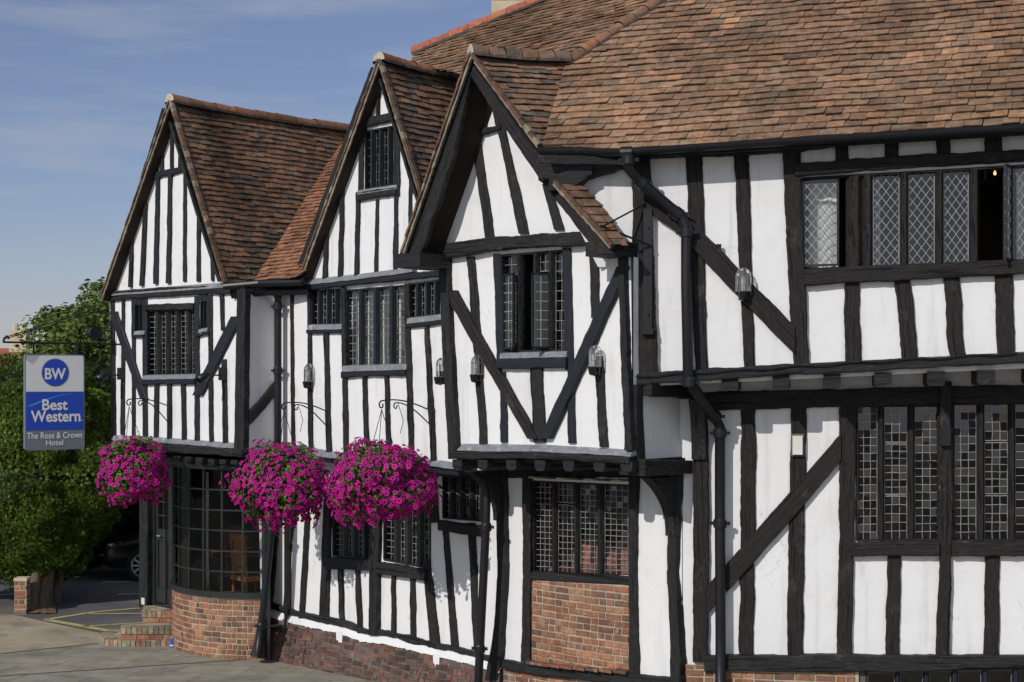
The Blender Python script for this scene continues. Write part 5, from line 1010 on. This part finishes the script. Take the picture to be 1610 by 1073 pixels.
SG = SGa; b = SG.P(146, 524); t = thing('floodlight', b, 'black floodlight on the sign bracket', 'floodlight'); mb = MB(); mb.tube([b-SG.n*.1, b+SG.n*.10], [.07, .10], 12); mb.build('head', M['iron'], t); mb = MB(); mb.tube([b, Vector((b.x, b.y, z))], .012, 6); mb.build('stem', M['iron'], t)
# ================================================================== GROUND
def sheet(name, pts, m, z, kind='structure'):
    mb = MB(); mb.face([(p[0], p[1], z) for p in pts]); o = mb.build(name, M[m]); o['kind'] = kind; return o
sheet('ground', [(-400, -60), (400, -60), (400, 900), (-400, 900)], 'asphalt', 0)
sheet('forecourt', [G(-700, 930), G(20, 967), G(75, 979), G(192, 1003), G(300, 1003), G(300, 1030), G(-200, 1060), G(-900, 1090)], 'dust', .004)
sheet('pavement', [G(-1400, 1130), G(0, 1029), G(155, 1013), G(250, 1002), (0, 19), (9, 16), (12, 12), (12, -10), (-14, -10), (-14, 12)], 'slab', .008)
def stripe(a, b, wd=.08):
    a = G(*a); b = G(*b); d = (b-a).normalized(); n = Vector((-d.y, d.x, 0))*wd/2; return [a-n, b-n, b+n, a+n]
for a, b, w_ in (((72, 975), (150, 963), .13), ((150, 963), (300, 950), .10), ((72, 975), (200, 998), .14), ((135, 966), (300, 965), .09), ((130, 986), (240, 979), .08)): sheet('yellow_road_marking', stripe(a, b, w_), 'yellow', .0085)
for a, b in (((160, 916), (300, 914)), ((185, 935), (300, 932)), ((-40, 940), (25, 934))): sheet('white_road_marking', stripe(a, b, .08), 'white', .006)
sheet('painted_kerb_line', stripe((-40, 912), (14, 892), .12), 'white', .007)
sheet('joint_line', stripe((0, 1029), (155, 1013), .05), 'mortar_dark', .0125)
sheet('slab_joint', stripe((-300, 1085), (420, 1036), .05), 'mortar_dark', .0125)
mb = MB(); rows = []
for i in range(9): rows.append([G(lerp(34, 88, j/8), lerp(930, 966, i/8))+Vector((0, 0, .02+.13*math.sin(math.pi*i/8)*math.sin(math.pi*j/8)+.02*nz(i*.9, j*.9))) for j in range(9)])
mb.grid(rows); o = mb.build('flower_bed', M['soil']); o['kind'] = 'structure'
# entrance steps
st = thing('entrance_steps', G(230, 1008), 'three worn brick steps up to the black door', 'steps')
def step(pts, z0, z1, name='step'):
    P = [Vector((p[0], p[1], 0)) for p in pts]; mb = MB(); mb.face([p+Z*(z1-.006) for p in P]); mb.build(name+'_top', M['mortar'], st)
    sb = MB()
    for i in range(len(P)-1):
        a, b = P[i], P[i+1]; L_ = (b-a).length; d = (b-a).normalized(); n = Vector((d.y, -d.x, 0)); h1 = min(.105, z1-z0); k = max(1, round(L_/.075))
        for j in range(k):
            c = random.choice([(.22, .19, .13), (.17, .15, .11), (.24, .13, .08), (.14, .125, .10), (.28, .22, .15)]); u0_ = L_*j/k+.005; u1_ = L_*(j+1)/k-.005; e = random.uniform(0, .012); zt2 = z1-random.uniform(0, .008)
            q = [a+d*u0_+n*e, a+d*u1_+n*e, a+d*u1_-n*.2, a+d*u0_-n*.2]; sb.hexa([p+Z*(z1-h1+.004) for p in q]+[p+Z*zt2 for p in q], c)
        if z1-z0 > .14:
            k = max(1, round(L_/.22))
            for j in range(k): c = random.choice(BP); u0_ = L_*j/k+.005; u1_ = L_*(j+1)/k-.005; q = [a+d*u0_-n*.0, a+d*u1_-n*.0, a+d*u1_-n*.1, a+d*u0_-n*.1]; sb.hexa([p+Z*(z0) for p in q]+[p+Z*(z1-h1-.008) for p in q], c)
        wb = MB(); wb.face([a-n*.012+Z*z0, b-n*.012+Z*z0, b-n*.012+Z*(z1-.01), a-n*.012+Z*(z1-.01)]); wb.build(name+'_mortar', M['mortar_dark'], st)
    sb.build(name, M['brick'], st)
s1 = [G(176, 999), G(155, 1008), G(165, 1016), G(205, 1018.5), G(277, 1017), G(300, 1000)]
step(s1, 0, .10)
def GZ(px, py, z): return G(px, py, z)
s2 = [GZ(192, 982, .28), GZ(190, 986, .28), GZ(215, 987, .28), GZ(276, 986, .28), GZ(300, 975, .28)]; step(s2, .10, .28)
s3 = [GZ(226, 952, .46), GZ(224, 960, .46), GZ(276, 961, .46), GZ(290, 952, .46)]; step(s3, .28, .46)
# drinks can
b = G(271, 1019); t = thing('drinks_can', b, 'small blue drinks can standing by the foot of the curved brick wall', 'can'); mb = MB(); mb.tube([b+Z*h for h in (.0, .008, .14, .15)], [.024, .032, .032, .026], 14); mb.build('can_body', M['canblue'], t, smooth=False); mb = MB(); mb.tube([b+Z*.15, b+Z*.156], .026, 14); mb.build('lid', M['alloy'], t); mb = MB(); mb.tube([b+Z*.03, b+Z*.05], .0327, 14, cap=False); mb.build('band', M['signwhite'], t)
# brick pier
b = G(32, 966); pr = thing('brick_pier', b, 'broken red brick pier stub under the left edge of the hedge', 'brick pier')
pw = .2
for f_, nm in ((lambda u, v, o: Vector((b.x-pw/2+u, b.y-o, v)), 'brick_face'), (lambda u, v, o: Vector((b.x+pw/2+o, b.y+u, v)), 'brick_face'), (lambda u, v, o: Vector((b.x-pw/2-o, b.y+pw-u, v)), 'brick_face')): bricks(nm, f_, 0, pw, lambda u: 0, lambda u: .56, BP, parent=pr)
mb = MB(); mb.box((b.x, b.y+pw/2, .58), pw+.02, pw+.02, .05); mb.build('coping', M['stone'], pr)
# ================================================================== HEDGE, TREES
def fronds(mb, c, rx, ry, rz, n, rnd, seed, pal, lumps=.2, size=(.05, .12), zmin=-1, skip=None, blunt=1.0, down=0):
    for _ in range(n):
        while True:
            d = Vector((rnd.gauss(0, 1), rnd.gauss(0, 1), rnd.gauss(0, 1)))
            if d.length > .1: break
        d.normalize()
        if d.y > .35: d.y = -d.y
        e = Vector([math.copysign(abs(x)**blunt, x) for x in d])
        if blunt != 1: e = e/max(.3, (abs(e.x)**2.6+abs(e.y)**2.6+abs(e.z)**2.6)**(1/2.6))
        q0 = Vector((e.x*rx, e.y*ry, e.z*rz)); L1 = nz(q0.x*.9+seed, q0.y*.9, q0.z*1.3)*lumps+nz(q0.x*2.6, q0.y*2.6+seed, q0.z*3.4)*lumps*.5
        L1 += nz(q0.x*5+q0.z*1.5, q0.y*5, q0.z*6+seed)*.035; q = 1+L1-rnd.uniform(0, .045); p = c+q0*q
        if skip and skip(p): continue
        out = (Vector((e.x/rx, e.y/ry, e.z/rz))).normalized(); s = rnd.uniform(*size); k = rnd.uniform(.75, 1.3)*(1+.6*nz(p.x*1.7, p.y*1.7, p.z*2.2)); g = rnd.choice(pal); g = tuple(x*k for x in g)
        ax_ = (out*.45+Vector((.55, -.15, .35))+Vector((rnd.uniform(-1, 1), rnd.uniform(-.6, .3), rnd.uniform(-.7, .6)-down))*.55).normalized(); sd_ = ax_.cross(out+Vector((rnd.uniform(-.5, .5),)*3)).normalized()
        # feathery spray: three slim blades
        for t3 in (-.55, 0, .55):
            a = (ax_+sd_*t3).normalized(); wv = (sd_-a*sd_.dot(a)).normalized()*s*.10; ln = s*(1 if t3 == 0 else .75)
            mb.face([p, p+a*ln*.5+wv, p+a*ln, p+a*ln*.5-wv], g)
def core(c, rx, ry, rz, seed, blunt, lumps, sc=.9):
    rows = []
    for i in range(25):
        ph = math.pi*i/24; rows.append([])
        for j in range(36):
            d = Vector((math.sin(ph)*math.cos(2*math.pi*j/36), math.sin(ph)*math.sin(2*math.pi*j/36), math.cos(ph))); e = Vector([math.copysign(abs(x)**blunt, x) for x in d])
            if blunt != 1: e = e/max(.3, (abs(e.x)**2.6+abs(e.y)**2.6+abs(e.z)**2.6)**(1/2.6))
            q0 = Vector((e.x*rx, e.y*ry, e.z*rz)); q = (1+nz(q0.x*.9+seed, q0.y*.9, q0.z*1.3)*lumps+nz(q0.x*2.6, q0.y*2.6+seed, q0.z*3.4)*lumps*.5)*sc; rows[-1].append(c+q0*q)
    return rows
def hedge(cx, cy, z0, z1, rx, ry, n, label, seed, pal, size=(.045, .10)):
    t = thing('conifer_hedge', (cx, cy, 0), label, 'hedge'); c = Vector((cx, cy, (z0+z1)/2)); rz = (z1-z0)/2; rnd = random.Random(seed); mb = MB(); fronds(mb, c, rx, ry, rz, n, rnd, seed, pal, size=size, blunt=.66); mb.build('foliage', M['leaf'], t)
    mb = MB(); mb.grid(core(c, rx, ry, rz, seed, .66, .2, .92), (.012, .022, .006), close=True); mb.build('foliage_core', M['leaf'], t); return t
HP = [(.085, .135, .022), (.062, .105, .018), (.04, .075, .013), (.15, .195, .035)]
def Xat(px, Y): return (px-CX)/F*Y
def Zat(py, Y): return CH-(py-HY)/F*Y
Yh = 25.2
h = hedge(Xat(20, Yh), Yh, Zat(905, Yh), Zat(584, Yh), (Xat(176, Yh)-Xat(-160, Yh))/2+.0, 1.25, 100000, 'tall clipped green conifer hedge beside the hotel sign', 2, HP)
mb = MB()
for (x, y, r_) in ((62, 958, .17), (84, 950, .10), (48, 962, .09)):
    g = G(x, y); mb.tube([g, g+Vector((.02, .1, .3)), g+Vector((.05, .4, 1.1)), g+Vector((0, .6, 2.4))], [r_*1.3, r_, r_*.8, r_*.5], 9)
mb.build('trunk', M['bark'], h, smooth=True)
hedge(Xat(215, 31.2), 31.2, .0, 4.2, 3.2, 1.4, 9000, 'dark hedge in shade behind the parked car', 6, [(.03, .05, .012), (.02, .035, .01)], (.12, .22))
def tree(cx, cy, H, rx, label, seed, n, pal, th=.2):
    t = thing('broadleaf_tree', (cx, cy, 0), label, 'tree', 'trees behind the hedge'); rnd = random.Random(seed); mb = MB(); mb.tube([(cx, cy, 0), (cx+.1, cy, H*.3), (cx, cy, H*.55)], [th*1.3, th, th*.7], 8)
    lb = MB(); cl = []
    for k in range(26):
        a = rnd.uniform(0, 6.28); rr = rx*rnd.uniform(.1, .85); hz = rnd.uniform(.38, .93); rr *= math.sqrt(max(.08, 1-((hz-.55)/.45)**2)); p = Vector((cx+math.cos(a)*rr, cy+math.sin(a)*rr, H*hz)); cl.append((p, rnd.uniform(.5, 1.0)*rx*.34)); mb.tube([(cx, cy, H*min(hz-.1, .5)), Vector((cx, cy, H*.5)).lerp(p, .5), p], [th*.45, th*.3, .02], 5)
    mb.build('trunk', M['bark'], t)
    for _ in range(n):
        p, r_ = rnd.choice(cl); d = Vector((rnd.gauss(0, 1), rnd.gauss(0, 1), rnd.gauss(0, 1))).normalized(); q = p+d*r_*rnd.uniform(.5, 1.15)*Vector((1, 1, .8)).length/1.6; s = rnd.uniform(.05, .10); nn = (d+Vector((rnd.gauss(0, .5), rnd.gauss(0, .5), rnd.gauss(0, .5)+.3))).normalized(); a = nn.cross(Z).normalized(); b = nn.cross(a); c = rnd.choice(pal); k = rnd.uniform(.7, 1.3); c = tuple(x*k for x in c)
        lb.face([q-a*s, q+b*s*.6, q+a*s, q-b*s*.6], c)
    lb.build('crown', M['leaf'], t)
TG = [(.085, .125, .025), (.065, .10, .02), (.12, .165, .035)]
tree(Xat(150, 38), 38, Zat(436, 38), 1.9, 'green broadleaf tree rising behind the hedge close to the gable', 3, 9000, TG); tree(Xat(92, 39), 39, Zat(478, 39), 1.7, 'lower green tree behind the middle of the hedge top', 4, 8000, TG); tree(Xat(190, 44), 44, Zat(450, 44), 2.2, 'tree hidden mostly behind the left gable', 5, 5000, TG)
hedge(Xat(60, 28.5), 28.6, .0, 4.0, 1.7, 1.1, 6000, 'added unseen dark conifer hedge behind the tall clipped hedge, blocking sky light from the car', 8, [(.03, .05, .012), (.02, .035, .01)], (.12, .22))  # added out of view, darkens the car by hiding sky on its left
lb = MB(); rnd = random.Random(5)
for _ in range(14000):
    x = rnd.uniform(-75, 60); hgt = 3.4+.9*nz(x*.12, 3)+.7*nz(x*.4, 9); q = Vector((x, 95+rnd.uniform(-2, 2), hgt*rnd.random()**.6)); s_ = rnd.uniform(.25, .5); a = Vector((rnd.uniform(-1, 1), rnd.uniform(-.5, .5), rnd.uniform(-1, 1))).normalized(); b = a.cross(Vector((0, -1, .4))).normalized(); k = rnd.uniform(.6, 1.3)
    lb.face([q-a*s_, q+b*s_*.6, q+a*s_, q-b*s_*.6], (.06*k, .09*k, .022*k))
lb.build('distant_trees', M['leaf'])['kind'] = 'stuff'
# distant house at the left edge
Yd = 62; x0 = Xat(-60, Yd); x1 = Xat(18, Yd); zr_ = Zat(546, Yd); hs = thing('distant_house', ((x0+x1)/2, Yd, 0), 'red roofed house far behind the hedge at the left edge', 'house')
mb = MB(); mb.box(((x0+x1)/2, Yd+2, zr_/2-.6), x1-x0-.3, 4, zr_-1.2); mb.build('wall', M['stone'], hs)
mb = MB(); r_ = [(x0, Yd-.3, zr_-1.3), (x1, Yd-.3, zr_-1.3), (x1-.1, Yd+2, zr_), (x0+.1, Yd+2, zr_)]; mb.face(r_, (.25, .08, .05)); mb.face([(x1, Yd-.3, zr_-1.3), (x1, Yd+4.3, zr_-1.3), (x1-.1, Yd+2, zr_)], (.3, .1, .06)); mb.face([(x0, Yd+4.3, zr_-1.3), (x0+.1, Yd+2, zr_), (x1-.1, Yd+2, zr_), (x1, Yd+4.3, zr_-1.3)], (.25, .08, .05)); mb.build('roof', M['tile'], hs)
cx_ = Xat(6, Yd); mb = MB(); mb.box((cx_, Yd+2, zr_+.3), .75, .6, 1.0); mb.tube([(cx_-.18, Yd+2, zr_+.75), (cx_-.18, Yd+2, zr_+1.1)], .13, 8); mb.tube([(cx_+.18, Yd+2, zr_+.75), (cx_+.18, Yd+2, zr_+1.1)], .13, 8); mb.build('chimney', M['stone'], hs)
# ================================================================== CAR (black, nose to the left)
Yc = 27.6; cgx = Xat(157, Yc); car = thing('parked_car', (cgx+2.1, Yc+.9, 0), 'black car parked in the shade behind the inn, its front wheel and headlight showing', 'car')
ST = [(0.0, .42, .62, .62), (.06, .26, .74, .74), (.25, .22, .82, .82), (.7, .22, .90, .88), (1.15, .24, .97, .90), (1.45, .24, 1.02, .90), (2.4, .24, 1.02, .91), (3.4, .24, 1.04, .90), (3.95, .26, 1.06, .86), (4.15, .3, 1.0, .78), (4.25, .42, .8, .70)]
rows = []
for x, a, b, hw in ST:
    rows.append([Vector((cgx+x, Yc+.9+s*hw*w_, lerp(a, b, f))) for s, w_, f in ((-1, .55, 0), (-1, .95, .06), (-1, 1, .35), (-1, .99, .7), (-1, .88, .93), (-1, .7, 1), (1, .7, 1), (1, .88, .93), (1, .99, .7), (1, 1, .35), (1, .95, .06), (1, .55, 0))])
mb = MB(); mb.grid(rows, close=True); mb.face(rows[0]); mb.face(rows[-1][::-1]); bd = mb.build('body', M['car'], car, smooth=True)
GH = [(1.15, .97, .70, .86), (1.95, 1.44, .60, .72), (2.6, 1.48, .60, .72), (3.4, 1.42, .58, .70), (4.0, 1.04, .66, .8)]
rows = [[Vector((cgx+x, Yc+.9+s*w2, zz)) for s, w2, zz in ((-1, b, .98), (-1, a, h_), (1, a, h_), (1, b, .98))] for x, h_, a, b in GH]; mb = MB(); mb.grid(rows); mb.build('cabin', M['car'], car)
mb = MB(); mb.face([Vector((cgx+x, Yc+.9-w_, zz)) for x, w_, zz in ((1.35, .855, 1.02), (1.98, .745, 1.38), (3.35, .73, 1.36), (3.75, .80, 1.05))]); mb.build('side_window', M['lampglass'], car)
for xo in (.84, 3.45):
    for s in (-1, 1):
        wc = Vector((cgx+xo, Yc+.9+s*.80, .325)); mb = MB(); rg = lambda r, y: [wc+Vector((math.cos(a)*r, y, math.sin(a)*r)) for a in [q*math.pi/14 for q in range(28)]]
        mb.grid([rg(.325, s*-.1), rg(.325, s*.09), rg(.30, s*.115), rg(.235, s*.115), rg(.225, s*.06)], close=True); wheel = mb.build('wheel', M['tyre'], car)
        rm = MB(); rm.grid([rg(.235, s*.112), rg(.215, s*.118), rg(.205, s*.08)], close=True)
        for k in range(10):
            a = k*math.pi/5; dx = Vector((math.cos(a), 0, math.sin(a))); tx = Vector((-math.sin(a), 0, math.cos(a))); o_ = wc+Vector((0, s*.10, 0))
            rm.hexa([o_+dx*.03-tx*.016, o_+dx*.215-tx*.022, o_+dx*.215+tx*.022, o_+dx*.03+tx*.016]+[p+Vector((0, s*.016, 0)) for p in (o_+dx*.03-tx*.016, o_+dx*.215-tx*.022, o_+dx*.215+tx*.022, o_+dx*.03+tx*.016)])
        rm.tube([wc+Vector((0, s*.08, 0)), wc+Vector((0, s*.122, 0))], .045, 12); rm.build('rim', M['alloy'], wheel)
for s in (-1, 1):
    mb = MB(); mb.grid([[Vector((cgx+x, Yc+.9+s*w_, zz)) for x, w_, zz in r_] for r_ in ([(.02, .50, .70), (.10, .70, .72), (.42, .84, .80)], [(.02, .50, .60), (.07, .74, .61), (.38, .87, .70)])]); mb.build('headlight', M['lampglass'], car)
    mb = MB(); mb.box((cgx+1.35, Yc+.9+s*.98, 1.03), .12, .16, .12); mb.build('mirror', M['car'], car)
